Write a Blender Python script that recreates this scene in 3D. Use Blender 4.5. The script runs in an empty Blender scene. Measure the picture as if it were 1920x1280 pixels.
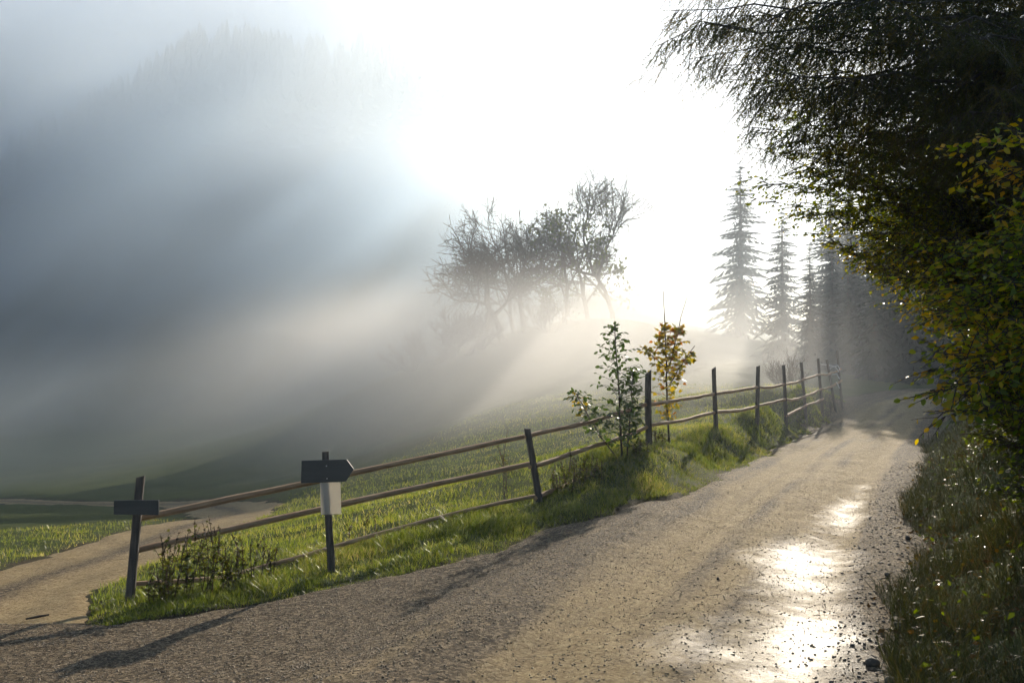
import bpy, math, random
import numpy as np
from mathutils import Vector, Matrix

# ------------------------------------------------------------------ camera, sky, sun, exposure
scene = bpy.context.scene
COL = scene.collection
F = 1844.0                       # focal length in photo pixels (1920 wide)
CAM = Vector((0.0, 0.0, 1.65))
PITCH = math.atan(60.0 / F)
cam_d = bpy.data.cameras.new('camera')
cam = bpy.data.objects.new('camera', cam_d)
COL.objects.link(cam)
cam.location = CAM
cam.rotation_euler = (math.pi / 2 + PITCH, 0, 0)
cam_d.sensor_width = 36.0
cam_d.lens = 36.0 * F / 1920.0
cam_d.clip_start = 0.05
cam_d.clip_end = 3000
scene.camera = cam

SUN_EL = math.radians(18.8)
SUN_AZ = math.radians(18.0)      # to the right of +Y
world = bpy.data.worlds.new('World')
scene.world = world
world.use_nodes = True
wn = world.node_tree
bg = wn.nodes['Background']
sky = wn.nodes.new('ShaderNodeTexSky')
sky.sky_type = 'NISHITA'
sky.sun_disc = False
sky.sun_elevation = SUN_EL
sky.sun_rotation = SUN_AZ
sky.air_density = 1.0
sky.dust_density = 0.4
sky.ozone_density = 3.0
wn.links.new(sky.outputs[0], bg.inputs[0])
bg.inputs[1].default_value = 0.06

sun_d = bpy.data.lights.new('sun', 'SUN')
sun_d.energy = 5.0
sun_d.angle = math.radians(0.55)
sun_d.color = (1.0, 0.88, 0.71)
sun = bpy.data.objects.new('sun', sun_d)
COL.objects.link(sun)
SUND = Vector((math.sin(SUN_AZ) * math.cos(SUN_EL), math.cos(SUN_AZ) * math.cos(SUN_EL), math.sin(SUN_EL)))
sun.rotation_euler = SUND.to_track_quat('Z', 'Y').to_euler()

vs = scene.view_settings
vs.view_transform = 'Standard'
vs.look = 'None'
vs.gamma = 1.0
vs.use_curve_mapping = False
vs.exposure = 0.8
cy = scene.cycles
cy.use_denoising = True
cy.volume_bounces = 1
cy.volume_step_rate = 2.6
cy.volume_max_steps = 96
cy.use_adaptive_sampling = True
cy.adaptive_threshold = 0.05
cy.adaptive_min_samples = 16
cy.max_bounces = 4
cy.diffuse_bounces = 2
cy.transmission_bounces = 4
cy.sample_clamp_indirect = 6.0
HAZE_DENSITY = 0.0013
HAZE_G = 0.5

# ------------------------------------------------------------------ helpers
R3 = random.Random(11)
NR = np.random.default_rng(11)


def at(px, py, d):
    """world point seen at photo pixel (px, py) at depth d along +Y"""
    u = (px - 960.0) / F
    v = (640.0 - py) / F
    c, s = math.cos(PITCH), math.sin(PITCH)
    dy, dz = c - v * s, s + v * c
    k = d / dy
    return Vector((u * k, d, CAM.z + dz * k))


def smooth(a, b, x):
    t = np.clip((x - a) / (b - a), 0, 1)
    return t * t * (3 - 2 * t)


_perm = np.random.default_rng(5).random(65536)


def vnoise(x, y, seed=0):
    x = np.asarray(x, float); y = np.asarray(y, float)
    xi = np.floor(x).astype(np.int64); yi = np.floor(y).astype(np.int64)
    fx = x - xi; fy = y - yi
    fx = fx * fx * (3 - 2 * fx); fy = fy * fy * (3 - 2 * fy)

    def h(a, b):
        return _perm[(a * 73856093 ^ b * 19349663 ^ seed * 83492791) & 65535]
    n0 = h(xi, yi) * (1 - fx) + h(xi + 1, yi) * fx
    n1 = h(xi, yi + 1) * (1 - fx) + h(xi + 1, yi + 1) * fx
    return (n0 * (1 - fy) + n1 * fy) * 2 - 1


def fbm(x, y, s, octv=4, seed=0):
    v = 0; a = 1.0; f = 1.0 / s
    for i in range(octv):
        v = v + a * vnoise(np.asarray(x) * f, np.asarray(y) * f, seed + i)
        a *= .5; f *= 2.03
    return v


def tag(o, label=None, cat=None, group=None, kind=None):
    if label: o['label'] = label
    if cat: o['category'] = cat
    if group: o['group'] = group
    if kind: o['kind'] = kind
    return o


def link(o, parent=None):
    COL.objects.link(o)
    if parent is not None:
        o.parent = parent
    return o


def empty(name, loc, label, cat, group=None, rz=0):
    o = bpy.data.objects.new(name, None)
    o.empty_display_size = .2
    COL.objects.link(o)
    o.location = loc
    o.rotation_euler = (0, 0, rz)
    return tag(o, label, cat, group)


def mesh_np(name, verts, faces, mat, tint=None, smooth_shade=False):
    """verts (N,3); faces (M,k) equal-sided polygons, or list of such arrays"""
    me = bpy.data.meshes.new(name)
    verts = np.asarray(verts, np.float32)
    fl = faces if isinstance(faces, list) else [faces]
    fl = [np.asarray(f, np.int32) for f in fl if len(f)]
    me.vertices.add(len(verts))
    me.vertices.foreach_set('co', verts.ravel())
    loops = np.concatenate([f.ravel() for f in fl])
    sizes = np.concatenate([np.full(len(f), f.shape[1], np.int32) for f in fl])
    starts = np.concatenate([[0], np.cumsum(sizes)[:-1]]).astype(np.int32)
    me.loops.add(len(loops))
    me.loops.foreach_set('vertex_index', loops)
    me.polygons.add(len(sizes))
    me.polygons.foreach_set('loop_start', starts)
    me.polygons.foreach_set('loop_total', sizes)
    if tint is not None:
        a = me.attributes.new('tint', 'FLOAT', 'FACE')
        a.data.foreach_set('value', np.asarray(tint, np.float32))
    me.update(calc_edges=True)
    me.validate()
    if smooth_shade:
        me.polygons.foreach_set('use_smooth', np.ones(len(me.polygons), bool))
    if mat is not None:
        me.materials.append(mat)
    return me


def obj(name, me, parent=None, local=True):
    o = bpy.data.objects.new(name, me)
    link(o, parent)
    if parent is not None and not local:
        o.matrix_parent_inverse = parent.matrix_basis.inverted()
    return o


def local(verts, o):
    """world verts -> local to an unrotated empty"""
    return np.asarray(verts, float) - np.array(o.location)[None, :]


def batch(tv, tf, mats, locs, tints=None):
    """place template (tv, tf) with (N,3,3) matrices (columns = axes) and (N,3) locations"""
    tv = np.asarray(tv, float); tf = np.asarray(tf, np.int32)
    N = len(locs)
    v = np.einsum('nij,vj->nvi', mats, tv) + np.asarray(locs)[:, None, :]
    f = tf[None, :, :] + (np.arange(N) * len(tv))[:, None, None]
    t = None if tints is None else np.repeat(np.asarray(tints), len(tf))
    return v.reshape(-1, 3), f.reshape(-1, tf.shape[1]), t


def frame_from(dirs, nrm):
    """basis columns: x = side, y = dir, z = normal"""
    y = dirs / np.maximum(np.linalg.norm(dirs, axis=1, keepdims=True), 1e-9)
    x = np.cross(y, nrm)
    x /= np.maximum(np.linalg.norm(x, axis=1, keepdims=True), 1e-9)
    z = np.cross(x, y)
    return np.stack([x, y, z], axis=2)


def tubes_mesh(tubes, sides=5):
    """tubes: list of (pts (n,3), radii (n,)) -> verts, quads"""
    V = []; Q = []; off = 0
    ang = np.arange(sides) * 2 * math.pi / sides
    ca, sa = np.cos(ang), np.sin(ang)
    for pts, rad in tubes:
        pts = np.asarray(pts, float); rad = np.asarray(rad, float)
        n = len(pts)
        d = np.gradient(pts, axis=0)
        d /= np.maximum(np.linalg.norm(d, axis=1, keepdims=True), 1e-9)
        up = np.tile([0.0, 0, 1], (n, 1))
        flat = np.abs(d[:, 2]) > .9
        up[flat] = [1.0, 0, 0]
        if flat.any() and not flat.all():
            up[:] = [.83, .55, .1]
        a = np.cross(d, up); a /= np.maximum(np.linalg.norm(a, axis=1, keepdims=True), 1e-9)
        b = np.cross(d, a)
        ring = pts[:, None, :] + rad[:, None, None] * (ca[None, :, None] * a[:, None, :] + sa[None, :, None] * b[:, None, :])
        V.append(ring.reshape(-1, 3))
        i = np.arange(n - 1)[:, None] * sides
        j = np.arange(sides)[None, :]
        jn = (j + 1) % sides
        q = np.stack([i + j, i + jn, i + sides + jn, i + sides + j], axis=2).reshape(-1, 4) + off
        Q.append(q)
        off += n * sides
    return np.concatenate(V), np.concatenate(Q)


# ------------------------------------------------------------------ materials
def new_mat(name):
    m = bpy.data.materials.new(name)
    m.use_nodes = True
    nt = m.node_tree
    return m, nt, nt.nodes, nt.links, nt.nodes['Principled BSDF'], nt.nodes['Material Output']


def ramp(nodes, stops):
    r = nodes.new('ShaderNodeValToRGB')
    e = r.color_ramp.elements
    while len(e) < len(stops):
        e.new(.5)
    for el, (p, c) in zip(e, stops):
        el.position = p
        el.color = (*c, 1)
    return r


def noise(nodes, links, scale, detail=4, rough=.6, coord='Object', dist=0.0):
    tc = nodes.new('ShaderNodeTexCoord')
    n = nodes.new('ShaderNodeTexNoise')
    n.inputs['Scale'].default_value = scale
    n.inputs['Detail'].default_value = detail
    n.inputs['Roughness'].default_value = rough
    n.inputs['Distortion'].default_value = dist
    links.new(tc.outputs[coord], n.inputs['Vector'])
    return n


def leaf_mat(name, stops, trans=.5, rough=.4, spec=.5, tcol=1.0):
    m, nt, N, L, p, out = new_mat(name)
    at_ = N.new('ShaderNodeAttribute'); at_.attribute_name = 'tint'
    r = ramp(N, stops)
    L.new(at_.outputs['Fac'], r.inputs[0])
    L.new(r.outputs[0], p.inputs['Base Color'])
    p.inputs['Roughness'].default_value = rough
    p.inputs['Specular IOR Level'].default_value = spec
    t = N.new('ShaderNodeBsdfTranslucent')
    hs = N.new('ShaderNodeHueSaturation')
    hs.inputs['Saturation'].default_value = 1.15
    hs.inputs['Value'].default_value = tcol
    L.new(r.outputs[0], hs.inputs['Color'])
    L.new(hs.outputs[0], t.inputs['Color'])
    mx = N.new('ShaderNodeMixShader')
    mx.inputs[0].default_value = trans
    L.new(p.outputs[0], mx.inputs[1]); L.new(t.outputs[0], mx.inputs[2])
    L.new(mx.outputs[0], out.inputs['Surface'])
    return m


def wood_mat(name, c0, c1, scale=14, stretch=(1, 1, .12), rough=.8, bump=.4):
    m, nt, N, L, p, out = new_mat(name)
    tc = N.new('ShaderNodeTexCoord')
    mp = N.new('ShaderNodeMapping'); mp.inputs['Scale'].default_value = stretch
    L.new(tc.outputs['Object'], mp.inputs['Vector'])
    n = N.new('ShaderNodeTexNoise'); n.inputs['Scale'].default_value = scale
    n.inputs['Detail'].default_value = 7; n.inputs['Roughness'].default_value = .65
    L.new(mp.outputs[0], n.inputs['Vector'])
    r = ramp(N, [(.3, c0), (.7, c1)])
    L.new(n.outputs['Fac'], r.inputs[0])
    L.new(r.outputs[0], p.inputs['Base Color'])
    p.inputs['Roughness'].default_value = rough
    b = N.new('ShaderNodeBump'); b.inputs['Strength'].default_value = bump; b.inputs['Distance'].default_value = .01
    L.new(n.outputs['Fac'], b.inputs['Height']); L.new(b.outputs[0], p.inputs['Normal'])
    return m


M = {}
M['bark'] = wood_mat('bark_brown', (.035, .027, .02), (.12, .095, .07), 9)
M['bark_pale'] = wood_mat('bark_grey', (.06, .052, .045), (.16, .14, .12), 9)
M['twig'] = wood_mat('twig_dark', (.03, .022, .016), (.08, .06, .045), 9)
M['post'] = wood_mat('weathered_post_wood', (.028, .022, .019), (.12, .10, .085), 30)
M['rail'] = wood_mat('brown_rail_wood', (.24, .13, .06), (.55, .36, .2), 22, (.12, .12, 1))
M['board'] = wood_mat('dark_sign_board', (.025, .03, .032), (.05, .056, .056), 12, (.15, 1, 1), .55)
M['paper'] = leaf_mat('pale_notice_sheet', [(0, (.72, .68, .6)), (1, (.72, .68, .6))], .5, .6, .3)
M['tape'] = wood_mat('white_tape', (.7, .7, .72), (.85, .85, .85), 6, (1, 1, 1), .4, .05)
M['needle'] = leaf_mat('spruce_needles', [(0, (.04, .05, .014)), (.6, (.08, .085, .022)), (1, (.16, .12, .035))], .45, .4, .5, 1.4)
M['fir'] = leaf_mat('fir_needles', [(0, (.012, .026, .014)), (1, (.03, .05, .026))], .1, .6, .3)
M['beech'] = leaf_mat('beech_leaves', [(0, (.04, .06, .01)), (.45, (.11, .14, .016)), (.75, (.27, .24, .02)), (1, (.42, .25, .02))], .6, .32, .6, 1.6)
M['hazel'] = leaf_mat('hazel_leaves', [(0, (.09, .15, .018)), (.4, (.20, .26, .03)), (.75, (.42, .34, .03)), (1, (.5, .27, .025))], .6, .3, .6, 1.6)
M['olive'] = leaf_mat('olive_leaves', [(0, (.04, .045, .012)), (1, (.14, .12, .03))], .4, .4)
M['fogleaf'] = leaf_mat('tree_leaves', [(0, (.06, .09, .02)), (1, (.15, .16, .04))], .5, .5)
M['green_leaf'] = leaf_mat('sapling_green_leaf', [(0, (.045, .085, .015)), (1, (.10, .15, .03))], .5, .35, .5, 1.2)
M['yellow_leaf'] = leaf_mat('maple_yellow_leaf', [(0, (.46, .33, .02)), (1, (.5, .36, .02))], .55, .4, .4, 1.2)
M['orange_leaf'] = leaf_mat('maple_orange_leaf', [(0, (.45, .17, .02)), (1, (.5, .2, .02))], .55, .4, .4, 1.2)
M['lime_leaf'] = leaf_mat('maple_lime_leaf', [(0, (.22, .23, .03)), (1, (.3, .28, .03))], .55, .4, .4, 1.2)
M['litter'] = leaf_mat('fallen_leaf', [(0, (.05, .03, .012)), (.6, (.13, .075, .02)), (1, (.25, .17, .03))], .35, .6, .25)
M['grass'] = leaf_mat('grass_blades', [(0, (.04, .06, .011)), (.35, (.10, .13, .024)), (.6, (.18, .20, .04)), (.8, (.27, .25, .075)), (1, (.42, .33, .16))], .62, .35, .5, 1.7)
M['bank'] = leaf_mat('bank_grass_painted_shade', [(0, (.016, .022, .006)), (.5, (.04, .048, .01)), (.8, (.085, .075, .02)), (1, (.17, .11, .045))], .4, .4, .4)  # darker grass: the bank's shade is painted into the blade colours
M['dry'] = leaf_mat('dry_stalks', [(0, (.07, .045, .02)), (1, (.16, .11, .05))], .3, .6)
M['weed'] = leaf_mat('weed_leaves', [(0, (.05, .07, .014)), (1, (.15, .14, .03))], .62, .5, .3, 1.4)


def stone_mat(name, c0, c1, rough=.5):
    m, nt, N, L, p, out = new_mat(name)
    at_ = N.new('ShaderNodeAttribute'); at_.attribute_name = 'tint'
    r = ramp(N, [(0, c0), (1, c1)])
    n = noise(N, L, 30, 4)
    ad = N.new('ShaderNodeMath'); ad.operation = 'MULTIPLY_ADD'
    L.new(n.outputs['Fac'], ad.inputs[0]); ad.inputs[1].default_value = .4
    L.new(at_.outputs['Fac'], ad.inputs[2])
    L.new(ad.outputs[0], r.inputs[0])
    L.new(r.outputs[0], p.inputs['Base Color'])
    p.inputs['Roughness'].default_value = rough
    return m


M['pebble'] = stone_mat('road_pebbles', (.06, .046, .03), (.42, .33, .22), .7)
M['stone'] = stone_mat('dark_stones', (.045, .04, .034), (.14, .12, .10), .75)


def ground_mat():
    m, nt, N, L, p, out = new_mat('meadow_ground')
    n1 = noise(N, L, .35, 5)
    n2 = noise(N, L, 9, 5, .7)
    r1 = ramp(N, [(.3, (.05, .068, .018)), (.7, (.11, .125, .038))])
    r2 = ramp(N, [(.3, (.03, .04, .01)), (.75, (.11, .14, .03))])
    L.new(n1.outputs['Fac'], r1.inputs[0]); L.new(n2.outputs['Fac'], r2.inputs[0])
    mx = N.new('ShaderNodeMix'); mx.data_type = 'RGBA'; mx.inputs['Factor'].default_value = .5
    L.new(r1.outputs[0], mx.inputs['A']); L.new(r2.outputs[0], mx.inputs['B'])
    # bare soil where the attribute says so
    a = N.new('ShaderNodeAttribute'); a.attribute_name = 'bare'
    mx2 = N.new('ShaderNodeMix'); mx2.data_type = 'RGBA'
    rs = ramp(N, [(.3, (.03, .022, .014)), (.75, (.10, .075, .045))])
    L.new(n2.outputs['Fac'], rs.inputs[0])
    L.new(a.outputs['Fac'], mx2.inputs['Factor'])
    L.new(mx.outputs['Result'], mx2.inputs['A']); L.new(rs.outputs[0], mx2.inputs['B'])
    L.new(mx2.outputs['Result'], p.inputs['Base Color'])
    p.inputs['Specular IOR Level'].default_value = .04
    p.inputs['Roughness'].default_value = .85
    b = N.new('ShaderNodeBump'); b.inputs['Strength'].default_value = .8; b.inputs['Distance'].default_value = .06
    L.new(n2.outputs['Fac'], b.inputs['Height']); L.new(b.outputs[0], p.inputs['Normal'])
    return m


def road_mat(name, track=False):
    m, nt, N, L, p, out = new_mat(name)
    a = N.new('ShaderNodeAttribute'); a.attribute_name = 'sand'
    big = noise(N, L, 1.1, 5, .65, dist=.6)
    fine = N.new('ShaderNodeTexVoronoi'); fine.feature = 'F1'; fine.inputs['Scale'].default_value = 48
    fine.inputs['Randomness'].default_value = 1.0
    tcv = N.new('ShaderNodeTexCoord'); L.new(tcv.outputs['Object'], fine.inputs['Vector'])
    fine2 = noise(N, L, 120, 3, .8)
    sepc = N.new('ShaderNodeSeparateColor'); L.new(fine.outputs['Color'], sepc.inputs[0])
    fv = N.new('ShaderNodeMath'); fv.operation = 'MULTIPLY_ADD'; fv.inputs[1].default_value = .55
    fh = N.new('ShaderNodeMath'); fh.operation = 'MULTIPLY'; fh.inputs[1].default_value = .45
    L.new(fine2.outputs['Fac'], fh.inputs[0])
    L.new(sepc.outputs[0], fv.inputs[0]); L.new(fh.outputs[0], fv.inputs[2])
    mid = noise(N, L, 7, 5, .7)
    sandr = ramp(N, [(.22, (.085, .056, .026)), (.42, (.26, .182, .085)), (.6, (.40, .295, .148)), (.85, (.56, .44, .25))])
    grav = ramp(N, [(.2, (.035, .026, .017)), (.5, (.12, .088, .052)), (.8, (.36, .275, .17))])
    mixn = N.new('ShaderNodeMath'); mixn.operation = 'MULTIPLY_ADD'
    L.new(mid.outputs['Fac'], mixn.inputs[0]); mixn.inputs[1].default_value = .55
    h2 = N.new('ShaderNodeMath'); h2.operation = 'MULTIPLY'
    L.new(fv.outputs[0], h2.inputs[0]); h2.inputs[1].default_value = .55
    L.new(h2.outputs[0], mixn.inputs[2])
    L.new(mixn.outputs[0], sandr.inputs[0])
    L.new(fv.outputs[0], grav.inputs[0])
    mx = N.new('ShaderNodeMix'); mx.data_type = 'RGBA'
    # break the sand/gravel boundary up
    sb = N.new('ShaderNodeMath'); sb.operation = 'MULTIPLY_ADD'
    L.new(big.outputs['Fac'], sb.inputs[0]); sb.inputs[1].default_value = .9
    L.new(a.outputs['Fac'], sb.inputs[2])
    mr = N.new('ShaderNodeMapRange'); mr.inputs['From Min'].default_value = .6; mr.inputs['From Max'].default_value = 1.34
    L.new(sb.outputs[0], mr.inputs['Value'])
    L.new(mr.outputs[0], mx.inputs['Factor'])
    L.new(grav.outputs[0], mx.inputs['A']); L.new(sandr.outputs[0], mx.inputs['B'])
    # wet patches: darker and smoother
    wet = N.new('ShaderNodeAttribute'); wet.attribute_name = 'wet'
    wn_ = noise(N, L, 2.4, 9, .82, dist=.3)
    wa = N.new('ShaderNodeMath'); wa.operation = 'MULTIPLY_ADD'
    L.new(wn_.outputs['Fac'], wa.inputs[0]); wa.inputs[1].default_value = 1.7
    L.new(wet.outputs['Fac'], wa.inputs[2])
    wm = N.new('ShaderNodeMapRange'); wm.inputs['From Min'].default_value = .95; wm.inputs['From Max'].default_value = 1.8
    L.new(wa.outputs[0], wm.inputs['Value'])
    dk = N.new('ShaderNodeMix'); dk.data_type = 'RGBA'; dk.blend_type = 'MULTIPLY'
    dk.inputs['B'].default_value = (.55, .52, .48, 1)
    L.new(wm.outputs[0], dk.inputs['Factor']); L.new(mx.outputs['Result'], dk.inputs['A'])
    L.new(dk.outputs['Result'], p.inputs['Base Color'])
    sp = N.new('ShaderNodeMapRange'); sp.inputs['To Min'].default_value = .08; sp.inputs['To Max'].default_value = .5
    L.new(wm.outputs[0], sp.inputs['Value']); L.new(sp.outputs[0], p.inputs['Specular IOR Level'])
    rr = N.new('ShaderNodeMapRange'); rr.inputs['To Min'].default_value = .85; rr.inputs['To Max'].default_value = .42
    L.new(wm.outputs[0], rr.inputs['Value']); L.new(rr.outputs[0], p.inputs['Roughness'])
    # relief: gravel grain, flatter where wet
    bs = N.new('ShaderNodeMapRange'); bs.inputs['To Min'].default_value = 1.0; bs.inputs['To Max'].default_value = .75
    L.new(wm.outputs[0], bs.inputs['Value'])
    b = N.new('ShaderNodeBump'); b.inputs['Distance'].default_value = .022
    L.new(bs.outputs[0], b.inputs['Strength'])
    L.new(mixn.outputs[0], b.inputs['Height']); L.new(b.outputs[0], p.inputs['Normal'])
    return m


M['ground'] = ground_mat()
M['road'] = road_mat('dirt_and_gravel')

# ------------------------------------------------------------------ terrain
EDGE_L = np.array([(-30, 4.5), (-14, 6.5), (-9, 7.7), (-5.8, 8.5), (-4.3, 8.15), (-3.1, 7.95), (-2.07, 8.3), (-.55, 9.3), (.54, 11), (2.05, 13),
                   (4.1, 17.3), (7.6, 26.0), (10.0, 31), (11.6, 35), (13.2, 38.6), (16.4, 41.8), (22, 44.0), (32, 45), (60, 44.5)], float)
EDGE_R = np.array([(-5.5, -12), (-1.6, -3), (1.94, 5.25), (4.9, 12.2), (8.4, 20.3), (13.0, 30), (15.6, 34.3), (18.5, 37.3), (23, 39.4), (32, 40.3), (60, 40)], float)
CENTRE = np.array([(-2.6, -3), (.7, 5.25), (3.45, 12.2), (6.95, 20.6), (11.3, 30), (14, 35.2), (17, 39.2), (22, 41.8), (32, 42.6), (60, 42.2)], float)
TRACK = np.array([(-4.2, 6.0), (-4.9, 8.5), (-5.3, 10.5), (-5.5, 12.8), (-5.9, 16.5), (-6.4, 21), (-7.0, 25.5), (-8.6, 30), (-11.5, 34.5), (-16, 38), (-21, 40.6), (-30, 44), (-60, 50)], float)


def sdist(P, line):
    """signed lateral distance to a polyline, positive on its right-hand side"""
    best = np.full(len(P), 1e9); side = np.ones(len(P))
    for a, b in zip(line[:-1], line[1:]):
        d = b - a; L2 = d @ d
        t = np.clip(((P - a) @ d) / L2, 0, 1)
        q = P - (a + t[:, None] * d)
        dist = np.hypot(q[:, 0], q[:, 1])
        cr = d[1] * q[:, 0] - d[0] * q[:, 1]
        m = dist < best
        best[m] = dist[m]; side[m] = np.sign(cr[m])
    return best * side


def pdist(P, line):
    return np.abs(sdist(P, line))


def road_sd(x, y):
    P = np.stack([np.ravel(x), np.ravel(y)], 1).astype(float)
    sl = sdist(P, EDGE_L); sr = -sdist(P, EDGE_R)
    n = .16 * fbm(P[:, 0], P[:, 1], .8, 3, 3) + .12 * fbm(P[:, 0], P[:, 1], 2.5, 2, 9)
    return np.minimum(sl, sr) + n


def track_sd(x, y):
    P = np.stack([np.ravel(x), np.ravel(y)], 1).astype(float)
    return 1.05 + .8 * smooth(10.5, 8.2, P[:, 1]) * .3 - pdist(P, TRACK) + .18 * fbm(P[:, 0], P[:, 1], .9, 3, 21)


CTRL = [(-1, 2, 0), (.7, 5.25, 0), (3.4, 12.2, 0), (6.9, 20.6, 0), (11.3, 30, .08), (14.2, 35.6, .52), (17, 39.5, .86), (21, 41.6, 1.0), (28, 42.5, 1.1), (45, 42, 1.3),
        (-3.2, 6.2, -.3), (-4.3, 8.2, -.43), (-2.07, 8.3, -.29), (-.55, 9.3, -.13), (.54, 11, -.07), (1.9, 13, .02), (4.1, 17.3, .04), (7.6, 26.0, .06), (9.8, 31, .3),
        (-3.5, 9.0, -.45), (-1.75, 9.5, -.28), (.38, 12.5, -.01), (1.6, 14.3, .37), (2.17, 15.7, .46), (3.96, 19.2, .55), (5.6, 22.4, .61), (6.9, 25, .66), (8.3, 28.2, .76), (9.5, 30.6, .88), (10.5, 32.6, .95), (11.2, 33.8, 1.0),
        (-5.3, 10.5, -.62), (-5.5, 12.8, -.82), (-5.9, 16.5, -1.08), (-6.4, 21, -1.45), (-7, 25.5, -1.95), (-8.6, 30, -2.45), (-11.5, 34.5, -2.9), (-21, 41, -3.6), (-9, 18, -1.3), (-14, 30, -2.6),
        (-3.5, 16, -.78), (-1.2, 18, -.5), (1.6, 22, -.2), (4, 27, .2), (8, 36, .8), (-4, 28, -1.3), (-10, 45, -2.9), (0, 40, .3), (10, 46, 1.7),
        (-.6, 70, 4.2), (-12, 75, .3), (-18.7, 75, -2.4), (9, 70, 5.3), (16, 68, 2.6), (-30, 60, -4.6), (-45, 80, -4.5), (-60, 50, -4.8), (-20, 95, -2), (5, 95, 6), (25, 60, 1.6), (30, 90, 4), (45, 70, 4), (-40, 20, -3.6), (-25, 12, -1.8), (-12, 8, -.9),
        (3.2, 5.6, .28), (4.3, 5.8, .8), (5.0, 10.0, .42), (6.2, 10.6, 1.2), (7.5, 16, .5), (9, 16.5, 1.3), (12, 25, .6), (14, 25, 1.4), (17, 33, 1.2), (20, 33, 1.7), (12, 12, 3.0), (22, 24, 3.4), (40, 30, 4.5), (2.5, 1.5, .4), (6, 2, 1.6), (25, 5, 5),
        (-6, -8, -.2), (-20, -10, -1), (5, -10, 1)]
_C = np.array(CTRL, float)


def _tps_fit(C):
    n = len(C)
    d = np.hypot(C[:, None, 0] - C[None, :, 0], C[:, None, 1] - C[None, :, 1])
    K = np.where(d > 0, d * d * np.log(np.maximum(d, 1e-9)), 0) + np.eye(n) * .02
    P = np.c_[np.ones(n), C[:, :2]]
    A = np.block([[K, P], [P.T, np.zeros((3, 3))]])
    return np.linalg.solve(A, np.r_[C[:, 2], 0, 0, 0])


_W = _tps_fit(_C)


def H(x, y):
    """terrain height"""
    x = np.atleast_1d(np.asarray(x, float)); y = np.atleast_1d(np.asarray(y, float))
    xc = np.clip(x, -60, 45); yc = np.clip(y, -12, 95)
    z = _W[-3] + _W[-2] * xc + _W[-1] * yc
    for i, c in enumerate(_C):
        d2 = (xc - c[0]) ** 2 + (yc - c[1]) ** 2
        z = z + _W[i] * .5 * d2 * np.log(np.maximum(d2, 1e-12))
    # the roadway itself is graded even
    P = np.c_[x, y]
    cd = np.abs(sdist(P, CENTRE))
    near = smooth(2.3, 1.5, cd) * smooth(60, 45, x) * smooth(-14, -6, y)
    zr = np.interp(y, [-12, 24, 29, 33, 36, 39, 42, 46], [0, 0, .04, .25, .55, .85, 1.02, 1.1])
    zr = zr + .15 * smooth(25, 45, x)
    z = z * (1 - near) + zr * near
    # the wooded hill beyond the valley
    A = np.interp(x, [-250, -180, -130, -95, -80, -58, -38, -20, 4, 45, 90, 140, 250], [36, 40, 52, 78, 91, 86, 88, 84, 34, 10, 8, 12, 20]) + 2.0 * fbm(x, y * .3, 30, 3, 41)
    hill = A * smooth(105, 295, y) 
    return np.maximum(z, -6) + hill


def H1(x, y):
    return float(H(x, y)[0])


def axis(segs):
    out = []
    for a, b, s in segs:
        n = max(1, int(round((b - a) / s)))
        out += list(np.linspace(a, b, n, endpoint=False))
    out.append(segs[-1][1])
    return np.array(out)


GX = axis([(-245, -80, 8), (-80, -25, 3), (-25, -8, .5), (-8, 14, .16), (14, 30, .5), (30, 80, 3), (80, 245, 8)])
GY = axis([(-45, -3, 3), (-3, 3, .5), (3, 34, .16), (34, 60, .4), (60, 130, 2), (130, 385, 5)])


def grid_mesh(name, xs, ys, zf, mat, keep=None, attrs=None):
    X, Y = np.meshgrid(xs, ys)
    x, y = X.ravel(), Y.ravel()
    z = zf(x, y)
    nx, ny = len(xs), len(ys)
    i = np.arange(ny - 1)[:, None] * nx + np.arange(nx - 1)[None, :]
    f = np.stack([i, i + 1, i + nx + 1, i + nx], 2).reshape(-1, 4)
    V = np.c_[x, y, z]
    vals = {} if attrs is None else attrs(x, y)
    if keep is not None:
        k = keep(x, y)
        f = f[k[f].all(1)]
        used = np.unique(f)
        remap = np.full(len(V), -1); remap[used] = np.arange(len(used))
        V = V[used]; f = remap[f]
        vals = {n: v[used] for n, v in vals.items()}
    me = mesh_np(name, V, f, mat, smooth_shade=True)
    for n, v in vals.items():
        a = me.attributes.new(n, 'FLOAT', 'POINT')
        a.data.foreach_set('value', v.astype(np.float32))
    return me


def ground_z(x, y):
    sd = np.maximum(road_sd(x, y), track_sd(x, y))
    near = 1 - smooth(40, 80, np.hypot(x, y))
    tuft = .035 * fbm(x, y, .7, 3, 31) + .04 * fbm(x, y, 3.0, 2, 35)
    return H(x, y) + near * tuft * (1 - smooth(-.1, .2, sd)) + .03 * smooth(0, -.5, sd) * near - .09 * smooth(-.05, .3, sd)


ground = obj('ground', grid_mesh('ground', GX, GY, ground_z, M['ground'],
             attrs=lambda x, y: {'bare': smooth(-.35, .05, np.maximum(road_sd(x, y), track_sd(x, y)) + .12 * fbm(x, y, .35, 2, 77))}))
tag(ground, kind='structure')




def road_z(x, y):
    sd = road_sd(x, y)
    P = np.c_[x, y]
    c = sdist(P, CENTRE)
    # two wheel ruts and loose ridges beside them
    rut = -.04 * np.exp(-((c - .72) / .2) ** 2) - .04 * np.exp(-((c + .72) / .2) ** 2) + .022 * np.exp(-(c / .3) ** 2)
    rut = rut + .012 * vnoise(c * 7, y * .3, 71) * (np.abs(c) < 2)
    rut = rut + .02 * np.exp(-((c + 1.35) / .14) ** 2) * (1 + .8 * vnoise(x * 2, y * 2, 4))
    rough = .012 * fbm(x, y, .9, 4, 51) + .008 * fbm(x, y, .25, 2, 57)
    return H(x, y) + rut + rough + .02 - .09 * (1 - smooth(-.3, .12, sd))


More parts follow.
